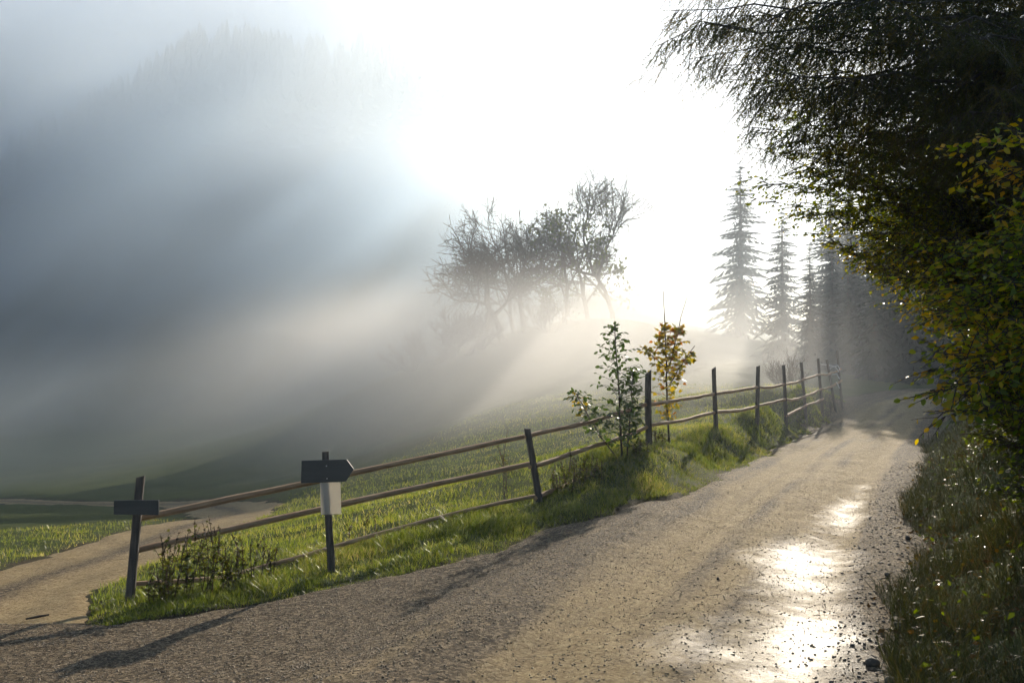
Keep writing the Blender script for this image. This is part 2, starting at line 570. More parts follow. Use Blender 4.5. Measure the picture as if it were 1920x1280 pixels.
def road_attr(x, y):
    P = np.c_[x, y]
    c = sdist(P, CENTRE)
    sand = smooth(-1.6, -1.0, c) * (1 - smooth(.8, 1.12, c))
    far = smooth(9, 16, y)
    gate = .5 + .5 * vnoise(x * 1.3, y * .5, 17)
    sand = np.clip(sand - 1.1 * gate * np.exp(-((c + 1.1) / .15) ** 2) - 1.0 * gate * np.exp(-((c + .25) / .14) ** 2) - .8 * (1 - gate) * np.exp(-((c - .18) / .12) ** 2) - .5 * gate * np.exp(-((c - .95) / .1) ** 2), 0, 1)
    streak = vnoise(c * 4.5 + 7, y * .22, 14) * .6 + vnoise(c * 11, y * .5, 15) * .4
    sand = np.clip(sand + .5 * streak * (np.abs(c) < 1.9), 0, 1)
    wet = np.full(len(x), -.35)
    # puddled spots in the right-hand wheel rut and across the near road
    for (wx, wy, ra, rb, k) in [(4.4, 12.8, 1.6, .3, .6), (3.65, 11.1, 1.5, .42, .75), (2.6, 9.0, 1.1, .7, .85), (2.2, 7.7, 1.2, .5, .8), (1.4, 5.7, 1.0, 1.0, .95), (2.0, 6.4, 1.0, .3, .7), (.6, 7.2, .5, .25, .4), (5.2, 14.5, .8, .25, .5), (1.0, 9.6, .6, .18, .35)]:
        dx, dy = x - wx, y - wy
        u = dx * .39 + dy * .92; v = dx * .92 - dy * .39
        wet = wet + .9 * k * np.exp(-(u / ra) ** 2 - (v / rb) ** 2)
    return {'sand': sand, 'wet': wet}


RX = axis([(-24, -8, .5), (-8, 16, .08), (16, 60, .5)])
RY = axis([(-12, 3, .5), (3, 30, .08), (30, 46, .2)])
road = obj('dirt_road', grid_mesh('dirt_road', RX, RY, road_z, M['road'], keep=lambda x, y: road_sd(x, y) > -.32, attrs=road_attr))
tag(road, kind='structure')


def track_z(x, y):
    sd = track_sd(x, y)
    c = pdist(np.c_[x, y], TRACK)
    return H(x, y) - .03 * np.exp(-((c - .5) / .2) ** 2) + .012 * fbm(x, y, .9, 3, 61) + .012 - .09 * (1 - smooth(-.3, .12, sd)) - .12 * smooth(-.05, .3, road_sd(x, y))


track = obj('field_track', grid_mesh('field_track', axis([(-60, -10, .5), (-10, -2, .1)]), axis([(7.4, 24, .1), (24, 52, .3)]), track_z, M['road'],
            keep=lambda x, y: (track_sd(x, y) > -.32) & (road_sd(x, y) < .35),
            attrs=lambda x, y: {'sand': np.full(len(x), .75) - .6 * np.exp(-(pdist(np.c_[x, y], TRACK) / .22) ** 2), 'wet': np.full(len(x), -.4)}))
tag(track, kind='structure')

# ------------------------------------------------------------------ fence and signs
def prism(pts2d, y0, y1):
    """extrude an (x,z) outline along y"""
    n = len(pts2d)
    v = [(x, y0, z) for x, z in pts2d] + [(x, y1, z) for x, z in pts2d]
    f4 = [(i, (i + 1) % n, n + (i + 1) % n, n + i) for i in range(n)]
    return v, f4, [tuple(range(n))[::-1], tuple(range(n, 2 * n))]


def py_mesh(name, v, faces, mat):
    me = bpy.data.meshes.new(name)
    me.from_pydata([tuple(p) for p in v], [], [tuple(f) for f in faces])
    me.update()
    me.materials.append(mat)
    return me


def split_post(rng, w, d, top, lean=(0, 0), slant=.0, sink=.3, n=7):
    """rough split post from -sink up to top (local z), eight-sided, slanted head"""
    V = []; Fq = []
    prof = [(-1, -.55), (-.55, -1), (.55, -1), (1, -.5), (1, .55), (.5, 1), (-.5, 1), (-1, .5)]
    jit = [(rng.uniform(.85, 1.1), rng.uniform(.85, 1.1)) for _ in prof]
    for k in range(n):
        t = k / (n - 1)
        z = -sink + (top + sink) * t
        s = 1.05 - .12 * t + rng.uniform(-.03, .03)
        ox = lean[0] * max(z, -.1) + rng.uniform(-.004, .004); oy = lean[1] * max(z, -.1) + rng.uniform(-.004, .004)
        for (px, py), (jx, jy) in zip(prof, jit):
            x = px * w / 2 * s * jx; y = py * d / 2 * s * jy
            zz = z + (slant * px * w / 2 if k == n - 1 else 0)
            V.append((x + ox, y + oy, zz))
    m = len(prof)
    for k in range(n - 1):
        for j in range(m):
            a = k * m + j; b = k * m + (j + 1) % m
            Fq.append((a, b, b + m, a + m))
    Fq.append(tuple(range((n - 1) * m, n * m)))
    return V, Fq


def rail(a, b, r, rng, sides=7, sag=.0, kink=.008):
    n = 12
    t = np.linspace(0, 1, n)
    p = np.array(a)[None, :] * (1 - t)[:, None] + np.array(b)[None, :] * t[:, None]
    w = np.cumsum([rng.uniform(-1, 1) for _ in range(n)]) * kink
    w = w - np.linspace(w[0], w[-1], n)
    p[:, 2] += w - sag * 4 * t * (1 - t)
    rad = r * (1 + .1 * np.array([rng.uniform(-1, 1) for _ in range(n)]))
    return tubes_mesh([(p, rad)], sides)


rng = random.Random(3)
fence_root = Vector((.38, 12.5, H1(.38, 12.5)))
fence = empty('fence', fence_root, 'weathered wooden pole fence with split posts running along the grass verge', 'fence')

# posts: photo base pixel, head pixel, depth, width
POSTS = [((1013, 945), (988, 803), 12.5, .085, 0.0),
         ((1217, 838), (1215, 697), 15.7, .10, .75),
         ((1342, 805), (1338, 690), 19.2, .085, .6),
         ((1420, 785), (1421, 686), 22.4, .085, .3),
         ((1474, 775), (1470, 684), 25.0, .08, .2),
         ((1511, 757), (1505, 679), 28.2, .085, .1),
         ((1542, 744), (1536, 672), 30.6, .085, .1),
         ((1567, 738), (1556, 674), 32.6, .08, .1),
         ((1579, 735), (1572, 657), 33.8, .075, .1)]
post_base = []; post_lean = []
for (bp, hp, d, w, sl) in POSTS:
    b = at(bp[0], bp[1], d); h = at(hp[0], hp[1], d)
    z0 = H1(b.x, d)
    top = h.z - z0
    lean = ((h.x - b.x) / max(h.z - b.z, .1), rng.uniform(-.03, .03))
    V, Fq = split_post(rng, w, w * .85, top, lean, sl)
    o = obj('post', py_mesh('post', V, Fq, M['post']), fence)
    o.location = Vector((b.x, d, z0)) - fence_root
    post_base.append((b.x, d, z0)); post_lean.append(lean)

# the first span starts at the left-hand signpost
S1D = 9.0
s1b = at(243, 1130, S1D); s1h = at(263, 893, S1D)
s1z = H1(s1b.x, S1D)
back = .055     # rails sit on the field side of the posts


def add_rail(pa, pb, r, mat='rail', sag=.0, kink=.008):
    V, Q = rail(pa, pb, r, rng, 7, sag, kink)
    # caps
    n = len(V)
    caps = [tuple(range(7))[::-1], tuple(range(n - 7, n))]
    V = local(V, fence)
    obj('rail', py_mesh('rail', V, [tuple(q) for q in Q] + caps, M[mat]), fence)


LEFT_R = [((258, 972), (990, 817)), ((252, 1032), (1000, 868))]
for k, (a, b) in enumerate(LEFT_R):
    pa = at(a[0], a[1], S1D + .07); pb = at(b[0], b[1], 12.5 + .07)
    add_rail(pa, pb, .034, 'rail', 0, .006)


def on_span(px, py):
    # point seen at (px, py) in the vertical plane of the first span
    x0, y0, x1, y1 = s1b.x, S1D + .07, post_base[0][0], 12.57
    u = (px - 960) / F
    t = (u * y0 - x0) / ((x1 - x0) - u * (y1 - y0))
    return at(px, py, y0 + t * (y1 - y0))


low = np.array([on_span(*p) for p in ((250, 1094), (330, 1090), (420, 1083), (500, 1060), (560, 1045), (620, 1027), (700, 1003), (780, 981), (860, 960), (940, 942), (1006, 929))])
V, Q = tubes_mesh([(low, .024 * (1 + .12 * np.array([rng.uniform(-1, 1) for _ in low])))], 7)
obj('rail', py_mesh('rail', local(V, fence), [tuple(q) for q in Q] + [tuple(range(7))[::-1], tuple(range(len(V) - 7, len(V)))], M['rail']), fence)
# remaining spans: rail pixels on each post
RAILY = [(817, 873, 930), (757, 798, 836), (738, 773, None), (725, 761, None), (720, 748, 779), (710, 742, 760), (702, 729, 748), (698, 722, None), (692, 714, None)]
for i in range(len(POSTS) - 1):
    for k in range(3):
        ya, yb = RAILY[i][k], RAILY[i + 1][k]
        if ya is None or yb is None:
            continue
        (ba, ha, da, _, _), (bb, hb, db, _, _) = POSTS[i], POSTS[i + 1]
        fa = (ya - ha[1]) / (ba[1] - ha[1]); fb = (yb - hb[1]) / (bb[1] - hb[1])
        pa = at(ha[0] + (ba[0] - ha[0]) * fa, ya, da + back); pb = at(hb[0] + (bb[0] - hb[0]) * fb, yb, db + back)
        dirv = (pb - pa).normalized() * .1
        add_rail(pa - dirv, pb + dirv, .032 if i < 2 else .036, 'rail', .02, .012)

# signposts
def board(outline, y0, y1, mat, name, root, loc):
    v, f4, caps = prism(outline, y0, y1)
    o = obj(name, py_mesh(name, v, f4 + caps, M[mat]), root)
    o.location = loc
    md = o.modifiers.new('bevel', 'BEVEL'); md.width = .004; md.segments = 1
    return o


sp1 = empty('signpost', (s1b.x, S1D, s1z), 'leaning wooden post with a rectangular board at the left end of the fence', 'signpost', 'wooden signposts')
lean1 = ((s1h.x - s1b.x) / (s1h.z - s1b.z), 0)
V, Fq = split_post(rng, .085, .07, s1h.z - s1z, lean1, .2)
obj('post', py_mesh('post', V, Fq, M['post']), sp1)
bc = at(256, 951, S1D - .055)
board([(-.203, -.062), (.203, -.068), (.203, .068), (-.203, .066)], -.012, .012, 'board', 'sign_board', sp1, bc - Vector(sp1.location))

S2D = 9.5
s2b = at(622, 1075, S2D); s2h = at(610, 846, S2D); s2z = H1(s2b.x, S2D)
sp2 = empty('signpost', (s2b.x, S2D, s2z), 'wooden post with a dark arrow board pointing right above a pale notice', 'signpost', 'wooden signposts')
lean2 = ((s2h.x - s2b.x) / (s2h.z - s2b.z), 0)
V, Fq = split_post(rng, .07, .06, s2h.z - s2z, lean2, 0.05)
obj('post', py_mesh('post', V, Fq, M['post']), sp2)
bc = at(612, 883, S2D - .05)
k = S2D / F
o = board([(-47 * k, -22 * k), (36 * k, -19 * k), (51 * k, 4 * k), (38 * k, 22 * k), (-46 * k, 20 * k)], -.012, .012, 'board', 'arrow_board', sp2, bc - Vector(sp2.location))
tag(o, 'dark arrow board pointing right')
bc = at(620, 935, S2D - .043)
o = board([(-18 * k, -29 * k), (20 * k, -28 * k), (18 * k, 31 * k), (-20 * k, 31 * k)], -.005, .005, 'paper', 'notice_board', sp2, bc - Vector(sp2.location))
tag(o, 'pale rectangular notice under the arrow board')
for (dx, dz) in ((-1, 40), (0, -55)):
    p = at(613 + dx, 883 - dz * .25, S2D - .064)
    v, q = tubes_mesh([(np.array([[0, 0, 0], [0, .012, 0]]), np.array([.006, .006]))], 6)
    o = obj('bolt', py_mesh('bolt', v, [tuple(x) for x in q] + [tuple(range(6))[::-1], tuple(range(6, 12))], M['tape']), sp2)
    o.location = p - Vector(sp2.location)

# white tape wound round the last posts
tp = []
for seq in ([(1540, 683), (1552, 684), (1566, 687), (1573, 697)], [(1553, 694), (1560, 688), (1571, 685), (1575, 693)], [(1561, 702), (1569, 701), (1574, 710)], [(1568, 716), (1572, 722), (1574, 728)]):
    pts = np.array([at(px, py, 32.7 - .12 + .02 * j) for j, (px, py) in enumerate(seq)])
    tp.append((pts, np.full(len(pts), .016)))
V, Q = tubes_mesh(tp, 4)
c0 = at(1560, 690, 32.6)
tape = empty('barrier_tape', c0, 'loops of white tape tangled round the far end of the fence', 'tape')
obj('loop', mesh_np('loop', local(V, tape), Q, M['tape']), tape)

# ------------------------------------------------------------------ plants
LEAF_V = np.array([(0, 0, 0), (.28, .35, .05), (.22, .75, .0), (0, 1, -.06), (-.22, .75, .0), (-.28, .35, .05), (0, .5, -.04)])
LEAF_F = np.array([(0, 1, 6), (1, 2, 6), (2, 3, 6), (3, 4, 6), (4, 5, 6), (5, 0, 6)])
SLEAF_V = np.array([(0, 0, 0), (.3, .45, .05), (0, 1, -.05), (-.3, .45, .05)])
SLEAF_F = np.array([(0, 1, 2), (0, 2, 3)])
ml = [(0, 0), (.12, .1), (.42, .02), (.36, .24), (.55, .5), (.3, .5), (.22, .68), (.12, .72), (0, 1.05), (-.12, .72), (-.22, .68), (-.3, .5), (-.55, .5), (-.36, .24), (-.42, .02), (-.12, .1)]
MAPLE_V = np.array([(0, .38, -.05)] + [(x, y, .05 * abs(x) * 2 - .04 * y) for x, y in ml])
MAPLE_F = np.array([(0, i + 1, (i + 1) % len(ml) + 1) for i in range(len(ml))])


def unit(v):
    return v / max(np.linalg.norm(v), 1e-9)


def rv(rng):
    return np.array([rng.gauss(0, 1), rng.gauss(0, 1), rng.gauss(0, 1)])


def curve(a, b, bulge, n=8):
    """quadratic path a->b with its middle displaced by bulge"""
    t = np.linspace(0, 1, n)[:, None]
    m = (np.array(a) + np.array(b)) / 2 + np.array(bulge)
    return (1 - t) ** 2 * np.array(a) + 2 * t * (1 - t) * m + t ** 2 * np.array(b)


def limbs(rng, trunk_pts, trunk_r, targets, limb_r, twigs, twig_len, droop, step, start=.3, fork=2):
    """limbs from a trunk to target points, twigs along them; returns big tubes, twig tubes, leaf points/directions"""
    big = []; small = []; lp = []; ld = []
    trunk_pts = np.asarray(trunk_pts, float)
    zs = trunk_pts[:, 2]
    for tg in targets:
        tg = np.asarray(tg, float)
        h = np.hypot(*(tg[:2] - trunk_pts[0, :2]))
        zt = np.clip(tg[2] - h * rng.uniform(.15, .5), zs[0] + .25 * (zs[-1] - zs[0]) * rng.uniform(.3, 1), zs[-1])
        i = np.interp(zt, zs, np.arange(len(zs)))
        a = trunk_pts[int(i)] + (trunk_pts[min(int(i) + 1, len(zs) - 1)] - trunk_pts[int(i)]) * (i - int(i))
        L = np.linalg.norm(tg - a)
        path = curve(a, tg, np.array([0, 0, droop * L]) + rv(rng) * .05 * L, 9)
        path[1:-1] += np.array([rv(rng) for _ in range(7)]) * .012 * L
        big.append((path, limb_r * np.linspace(1, .15, 9) * (.5 + .1 * L)))
        for k in range(twigs):
            t = start + (1 - start) * (k + rng.random()) / twigs
            j = t * 8; j0 = min(int(j), 7)
            p = path[j0] + (path[j0 + 1] - path[j0]) * (j - j0)
            tan = unit(path[j0 + 1] - path[j0])
            side = unit(np.cross(tan, [0, 0, 1])) * (1 if k % 2 else -1)
            d = unit(tan * rng.uniform(.5, 1.1) + side * rng.uniform(.4, 1.0) + rv(rng) * .25)
            l = twig_len * rng.uniform(.55, 1.1) * (1.15 - .55 * t)
            for f in range(fork):
                dd = unit(d + rv(rng) * (.0 if f == 0 else .55))
                ll = l * (1 if f == 0 else rng.uniform(.4, .75))
                q = curve(p, p + dd * ll + np.array([0, 0, -.18 * ll]), [0, 0, .06 * ll], 5)
                small.append((q[::2], np.linspace(.006, .002, 3)))
                n = max(2, int(ll / step))
                for m in range(n):
                    u = (m + .6) / n
                    jj = u * 4; c0_ = min(int(jj), 3)
                    pp = q[c0_] + (q[c0_ + 1] - q[c0_]) * (jj - c0_)
                    tt = unit(q[c0_ + 1] - q[c0_])
                    ss = unit(np.cross(tt, [0, 0, 1]) + 1e-6) * (1 if m % 2 else -1)
                    lp.append(pp); ld.append(tt * .6 + ss * .8 + np.array([0, 0, -.25]))
    return big, small, np.array(lp), np.array(ld)


def leaf_cloud(nr, lp, ld, size, tint, tv=SLEAF_V, tf=SLEAF_F, tilt=.5, var=.3, flat=1.0):
    n = len(lp)
    d = ld / np.linalg.norm(ld, axis=1, keepdims=True) + nr.normal(0, .25, (n, 3))
    nm = np.tile([0, 0, flat], (n, 1)) + nr.normal(0, tilt, (n, 3))
    m = frame_from(d, nm) * (size * (1 + nr.uniform(-var, var, n)))[:, None, None]
    return batch(tv, tf, m, lp, tint)


def ellips(rng, c, r, n, shell=.55):
    out = []
    while len(out) < n:
        v = unit(rv(rng)); s = shell + (1 - shell) * rng.random()
        out.append(np.array(c) + v * np.array(r) * s)
    return out


def trunk_path(rng, base, top, n=9, wob=.02):
    p = np.linspace(0, 1, n)[:, None] * (np.array(top) - np.array(base)) + np.array(base)
    L = np.linalg.norm(np.array(top) - np.array(base))
    p[1:] += np.array([[rng.gauss(0, wob), rng.gauss(0, wob), 0] for _ in range(n - 1)]) * L
    return p


def leafy(name, label, cat, seed, base, top, r0, targets, limb_r, twigs, twig_len, droop, step, mat, size, tintf, group=None, bark='bark', fork=2, tilt=.5,
          tv=SLEAF_V, tf=SLEAF_F, leaf_parts=0, sides=6, start=.3, crown='crown'):
    rng = random.Random(seed); nr = np.random.default_rng(seed)
    root = empty(name, base, label, cat, group)
    tp_ = trunk_path(rng, np.array(base) - [0, 0, .3], top)
    big, small, lp, ld = limbs(rng, tp_, r0, targets, limb_r, twigs, twig_len, droop, step, start, fork)
    v, q = tubes_mesh([(tp_, r0 * np.linspace(1.15, .35, len(tp_)))], 9)
    obj('trunk', mesh_np('trunk', local(v, root), q, M[bark], smooth_shade=True), root)
    v, q = tubes_mesh(big, sides)
    v2, q2 = tubes_mesh(small, 3)
    obj('branches', mesh_np('branches', local(np.r_[v, v2], root), np.r_[q, q2 + len(v)], M['twig']), root)
    tint = tintf(lp, nr)
    if leaf_parts:
        # the leaves that show largest are parts of their own
        dist = np.linalg.norm(lp - np.array(CAM), axis=1)
        px = np.abs(lp[:, 0] / np.maximum(lp[:, 1], .1)) < .53
        py = (lp[:, 2] - 1.65) / lp[:, 1]
        order = np.argsort(np.where(px & (py < .36) & (py > -.33), dist, 1e6))[:leaf_parts]
        keep = np.ones(len(lp), bool); keep[order] = False
        metab = []
        for ti in (0.1, .3, .5, .7, .9):
            metab.append(mesh_np('leaf', LEAF_V, LEAF_F, M[mat], np.full(len(LEAF_F), ti)))
        d = ld[order] / np.linalg.norm(ld[order], axis=1, keepdims=True) + nr.normal(0, .25, (len(order), 3))
        fr = frame_from(d, np.tile([0, 0, 1.0], (len(order), 1)) + nr.normal(0, tilt, (len(order), 3)))
        for i, k_ in enumerate(order):
            o = bpy.data.objects.new('leaf', metab[min(4, int(tint[k_] * 5))])
            COL.objects.link(o); o.parent = root
            mt = Matrix(fr[i].tolist()).to_4x4()
            mt.translation = Vector(lp[k_]) - Vector(base)
            s = size * nr.uniform(.8, 1.25)
            o.matrix_local = mt @ Matrix.Scale(s, 4)
        lp, ld, tint = lp[keep], ld[keep], tint[keep]
    v, f, t = leaf_cloud(nr, lp, ld, size, tint, tv, tf, tilt)
    o = obj(crown, mesh_np(crown, local(v, root), f, M[mat], t), root)
    if leaf_parts:
        tag(o, kind='stuff')
    return root


def rtint(lo, hi):
    return lambda lp, nr: np.clip(nr.uniform(lo, hi, len(lp)) + .15 * vnoise(lp[:, 0] * 2 + lp[:, 2], lp[:, 1] * 2 + lp[:, 2] * 2, 3), 0, 1)


# --- spruce overhanging the road from the right
def spruce(name, label, seed, base, height, trunk_r, tips, full=0):
    rng = random.Random(seed); nr = np.random.default_rng(seed)
    root = empty(name, base, label, 'tree', 'conifers at the roadside')
    base = np.array(base)
    tp_ = np.array([base + [0, 0, z] for z in np.linspace(-.3, height, 10)])
    v, q = tubes_mesh([(tp_, trunk_r * np.linspace(1.1, .12, 10))], 10)
    obj('trunk', mesh_np('trunk', local(v, root), q, M['bark'], smooth_shade=True), root)
    big = []; small = []; P = []; D = []; TI = []
    for ti_, tg in enumerate(tips):
        tg = np.array(tg)
        L = np.hypot(*(tg[:2] - base[:2]))
        a = np.array([base[0], base[1], min(height * .95, tg[2] + L * rng.uniform(.05, .3))])
        path = curve(a, tg, [0, 0, -.02 * L], 12)
        path[1:-1] += np.array([rv(rng) for _ in range(10)]) * .012 * L
        big.append((path, np.linspace(.007 + .0045 * L, .003, 12)))
        nt_ = int(L * (22 if ti_ < full else 9))
        for k in range(nt_):
            t = .12 + .88 * (k + rng.random()) / nt_
            j = t * 11; j0 = min(int(j), 10)
            p = path[j0] + (path[j0 + 1] - path[j0]) * (j - j0)
            tan = unit(path[j0 + 1] - path[j0])
            side = unit(np.cross(tan, [0, 0, 1])) * (1 if k % 2 else -1)
            l = rng.uniform(.25, .8) * (1.15 - .6 * t)
            d = unit(tan * .7 + side * rng.uniform(.4, 1.0) + np.array([0, 0, -rng.uniform(.2, 1.2)]))
            q = curve(p, p + d * l + np.array([0, 0, -.25 * l]), [0, 0, .05 * l], 5)
            small.append((q[::2], np.linspace(.005, .002, 3)))
            n = max(2, int(l / .085))
            ti = rng.uniform(0, 1)
            for m in range(n):
                jj = (m + .5) / n * 4; c0_ = min(int(jj), 3)
                P.append(q[c0_] + (q[c0_ + 1] - q[c0_]) * (jj - c0_)); D.append(unit(q[c0_ + 1] - q[c0_]) + rv(rng) * .08); TI.append(ti)
                sd_ = unit(np.cross(D[-1], [.3, .2, 1.0]))
                base_p, base_d = P[-1], D[-1]
                for sg_ in (1, -1):
                    if rng.random() < .75 * (1 - .5 * m / n):
                        d2 = unit(base_d + sd_ * sg_ * rng.uniform(.6, 1.1) + np.array([0, 0, -.25]))
                        P.append(base_p + d2 * .02); D.append(d2); TI.append(ti)
                        if rng.random() < .35:
                            P.append(base_p + d2 * .10); D.append(unit(d2 + np.array([0, 0, -.3]))); TI.append(ti)
        for m in range(5):
            P.append(path[-1] - (path[-1] - path[-2]) * m / 5); D.append(unit(path[-1] - path[-2])); TI.append(.5)
    # needle spray: a 10 cm length of shoot with needles all round
    tv = []; tf = []
    ns = 11
    for i in range(ns):
        y = i / ns; a = i * 2.4
        dx, dz = math.cos(a), math.sin(a) * .6
        w = .05
        b = len(tv)
        tv += [(-w * dz, y, w * dx), (w * dz, y + .05, -w * dx), (dx * .18, y + .13, dz * .18)]
        tf.append((b, b + 1, b + 2))
    P = np.array(P); D = np.array(D)
    fr = frame_from(D, np.tile([0.0, 0, 1], (len(P), 1)) + nr.normal(0, .4, (len(P), 3))) * (nr.uniform(.09, .13, len(P)))[:, None, None]
    v, f, t = batch(np.array(tv), np.array(tf), fr, P, np.clip(np.array(TI) + nr.uniform(-.2, .2, len(P)), 0, 1))
    v1, q1 = tubes_mesh(big, 6); v2, q2 = tubes_mesh(small, 3)
    obj('branches', mesh_np('branches', local(np.r_[v1, v2], root), np.r_[q1, q2 + len(v1)], M['bark']), root)
    obj('crown', mesh_np('crown', local(v, root), f, M['needle'], t), root)
    return root


rs = random.Random(77)
SB = (6.6, 10.2, H1(6.6, 10.2))
tips = []
for (px, py, d) in [(1236, 85, 8.6), (1262, 20, 9.0), (1300, 110, 9.4), (1345, 125, 9.0), (1375, 150, 9.2), (1400, 185, 8.8), (1400, 238, 9.0), (1425, 165, 9.8), (1450, 262, 9.4), (1475, 285, 9.8), (1480, 200, 10.2), (1500, 240, 9.6),
                    (1270, -40, 9.5), (1330, -30, 9.8), (1380, 30, 10), (1340, 60, 9.2), (1310, 40, 8.2), (1450, 60, 9.5), (1420, 95, 8.4), (1450, 130, 8.0), (1520, 180, 8.6), (1560, 150, 9.2), (1600, 240, 8.8), (1560, 290, 9.6), (1650, 170, 8.4), (1620, 60, 8.6), (1700, 260, 9.0), (1720, 90, 8.2), (1780, 220, 8.2), (1690, 20, 8.0), (1800, 60, 7.8), (1860, 160, 8.0), (1880, 20, 8.4), (1900, 250, 8.4), (1530, 30, 8.3), (1580, -30, 9.0), (1480, -40, 8.8), (1400, -80, 9.4)]:
    tips.append(at(px, py, d))
for k in range(34):
    a = rs.uniform(0, 2 * math.pi); z = rs.uniform(3.2, 10); L = (12.5 - z) * .42 * rs.uniform(.8, 1.1)
    tips.append(np.array([SB[0] + math.cos(a) * L, SB[1] + math.sin(a) * L, z + SB[2] - .2]))
tips2 = []
for k in range(46):
    a = rs.uniform(0, 2 * math.pi); z = rs.uniform(1.8, 11); L = (13.5 - z) * .36 * rs.uniform(.8, 1.1)
    tips2.append(np.array([10.2 + math.cos(a) * L, 14.5 + math.sin(a) * L, z + H1(10.2, 14.5) - .3]))
spruce('spruce_tree', 'second dark spruce standing behind the first at the right edge', 6, (10.2, 14.5, H1(10.2, 14.5)), 14.5, .22, tips2)
spruce('spruce_tree', 'large dark spruce whose hanging branches fill the top right corner', 5, SB, 13.5, .24, tips, 38)

# --- beech behind it, small leaves, branches reaching left over the road
BB = (7.2, 13.0, H1(7.2, 13.0))
bt = [at(*p) for p in [(1402, 335, 10.6), (1412, 372, 10.4), (1475, 405, 10.6), (1525, 432, 10.8), (1560, 455, 10.6), (1610, 478, 11), (1650, 490, 11.4), (1440, 345, 11), (1500, 380, 11.4), (1560, 400, 11), (1610, 430, 11.8), (1660, 460, 10.6),
                       (1520, 330, 11), (1570, 350, 10.4), (1620, 380, 11), (1690, 420, 10.8), (1720, 470, 11.2), (1680, 510, 11.6), (1740, 520, 11), (1780, 450, 10.6), (1800, 380, 10.8), (1730, 340, 10.4), (1660, 320, 11), (1600, 310, 11.6), (1850, 420, 11), (1900, 360, 10.4), (1840, 300, 11), (1780, 300, 11.5), (1560, 280, 11.8), (1700, 560, 12), (1760, 580, 11.6)]]
for k in range(34):
    px = rs.uniform(1430, 1910); py = rs.uniform(90, 300) + max(0, px - 1500) * .05
    bt.append(at(px, py, rs.uniform(9.0, 11.5)))
for k in range(46):
    px = rs.uniform(1490, 1900); py = rs.uniform(250, 500) + max(0, 1560 - px) * -.2
    bt.append(at(px, py, rs.uniform(9.6, 12.2)))
bt += [Vector(p) for p in ellips(rs, (6.6, 12.6, 4.6), (3.0, 2.4, 2.2), 45, .3)]
leafy('beech_tree', 'broadleaf tree with small dark leaves reaching left over the road below the spruce', 'tree', 8, BB, (7.0, 12.8, 7.5), .13, bt, .012, 24, .7, .10, .042, 'beech', .052,
      lambda lp, nr: np.clip(.15 + nr.uniform(0, .45, len(lp)) + .45 * smooth(4.2, 2.8, lp[:, 2]) * nr.random(len(lp)), 0, 1), 'broadleaf trees at the roadside', fork=3)

# --- hazel with big yellow-green leaves, nearest on the right
HB = (5.3, 7.9, H1(5.3, 7.9))
ht = [at(*p) for p in [(1690, 520, 8.2), (1712, 560, 8.0), (1735, 600, 8.2), (1745, 650, 8.4), (1740, 690, 7.8), (1768, 710, 8.0), (1760, 500, 7.8), (1800, 540, 7.4), (1790, 600, 7.6), (1830, 580, 7.2), (1850, 640, 7.0), (1880, 520, 7.0), (1900, 600, 6.8), (1820, 680, 7.4), (1870, 700, 7.0), (1800, 740, 7.8),
                       (1850, 480, 7.2), (1900, 440, 7.0), (1780, 280, 7.0), (1830, 260, 6.6), (1880, 300, 6.8), (1850, 380, 6.8), (1900, 250, 6.4), (1910, 360, 6.6), (1790, 460, 7.8), (1860, 760, 7.2), (1905, 680, 6.6), (1780, 670, 7.6), (1720, 470, 8.2), (1900, 520, 7.6)]]
for k in range(26):
    px = rs.uniform(1730, 1915); py = rs.uniform(420, 790)
    ht.append(at(px, py, rs.uniform(6.9, 8.6)))
ht += [Vector(p) for p in ellips(rs, (4.9, 7.9, 2.6), (1.1, 1.2, 1.4), 26, .2)]
leafy('hazel_bush', 'tall bush with large yellow and green leaves beside the road at right', 'bush', 9, HB, (5.1, 7.8, 4.2), .06, ht, .009, 20, .5, .12, .055, 'hazel', .066,
      lambda lp, nr: np.clip(nr.uniform(.1, .9, len(lp)) + .35 * vnoise(lp[:, 0] * 1.6 + 3, lp[:, 2] * 1.6, 6), 0, 1), 'bushes at the roadside', fork=2, tilt=.7, leaf_parts=300)

# --- lower thicket and further roadside growth
def shrub(label, seed, x, y, h, rx, ry, n, mat, size, tint, group='bushes at the roadside', name='roadside_bush', twl=.5, step=.06, cat='bush', lowc=.1, twigs=9):
    b = (x, y, H1(x, y))
    rr = random.Random(seed)
    tg = [np.array([p[0], p[1], max(p[2], b[2] + .12)]) for p in ellips(rr, (x, y, b[2] + h * .5), (rx, ry, h * .52), n, lowc)]
    return leafy(name, label, cat, seed, b, (x, y, b[2] + h * .7), .05, tg, .008, twigs, twl, .1, step, mat, size, tint, group)


shrub('low thicket of glossy green leaves below the large-leaved bush', 21, 4.5, 8.3, 1.6, .8, 1.1, 60, 'beech', .05, rtint(0.05, .6), twl=.35)
shrub('dark green undergrowth at the right edge of the picture', 22, 4.0, 6.4, 1.1, .75, 1.0, 55, 'beech', .05, rtint(0, .5), twl=.35)
shrub('thin leafy bush leaning over the shaded road edge', 23, 6.0, 10.6, 1.7, .8, 1.1, 40, 'beech', .055, rtint(0.05, .7), twl=.4)
shrub('olive bush halfway along the right side of the road', 24, 10.0, 19.0, 5.6, 1.7, 2.2, 90, 'olive', .10, rtint(.2, 1), twl=.7, step=.09)
shrub('brownish bush near the bend of the road', 25, 13.2, 24.6, 6.5, 1.9, 2.4, 90, 'olive', .12, rtint(0, .6), twl=.8, step=.1)
shrub('dark bush behind the trunk of the beech', 26, 8.4, 15.0, 4.2, 1.5, 1.9, 100, 'beech', .085, rtint(0, .5), twl=.6, step=.08)
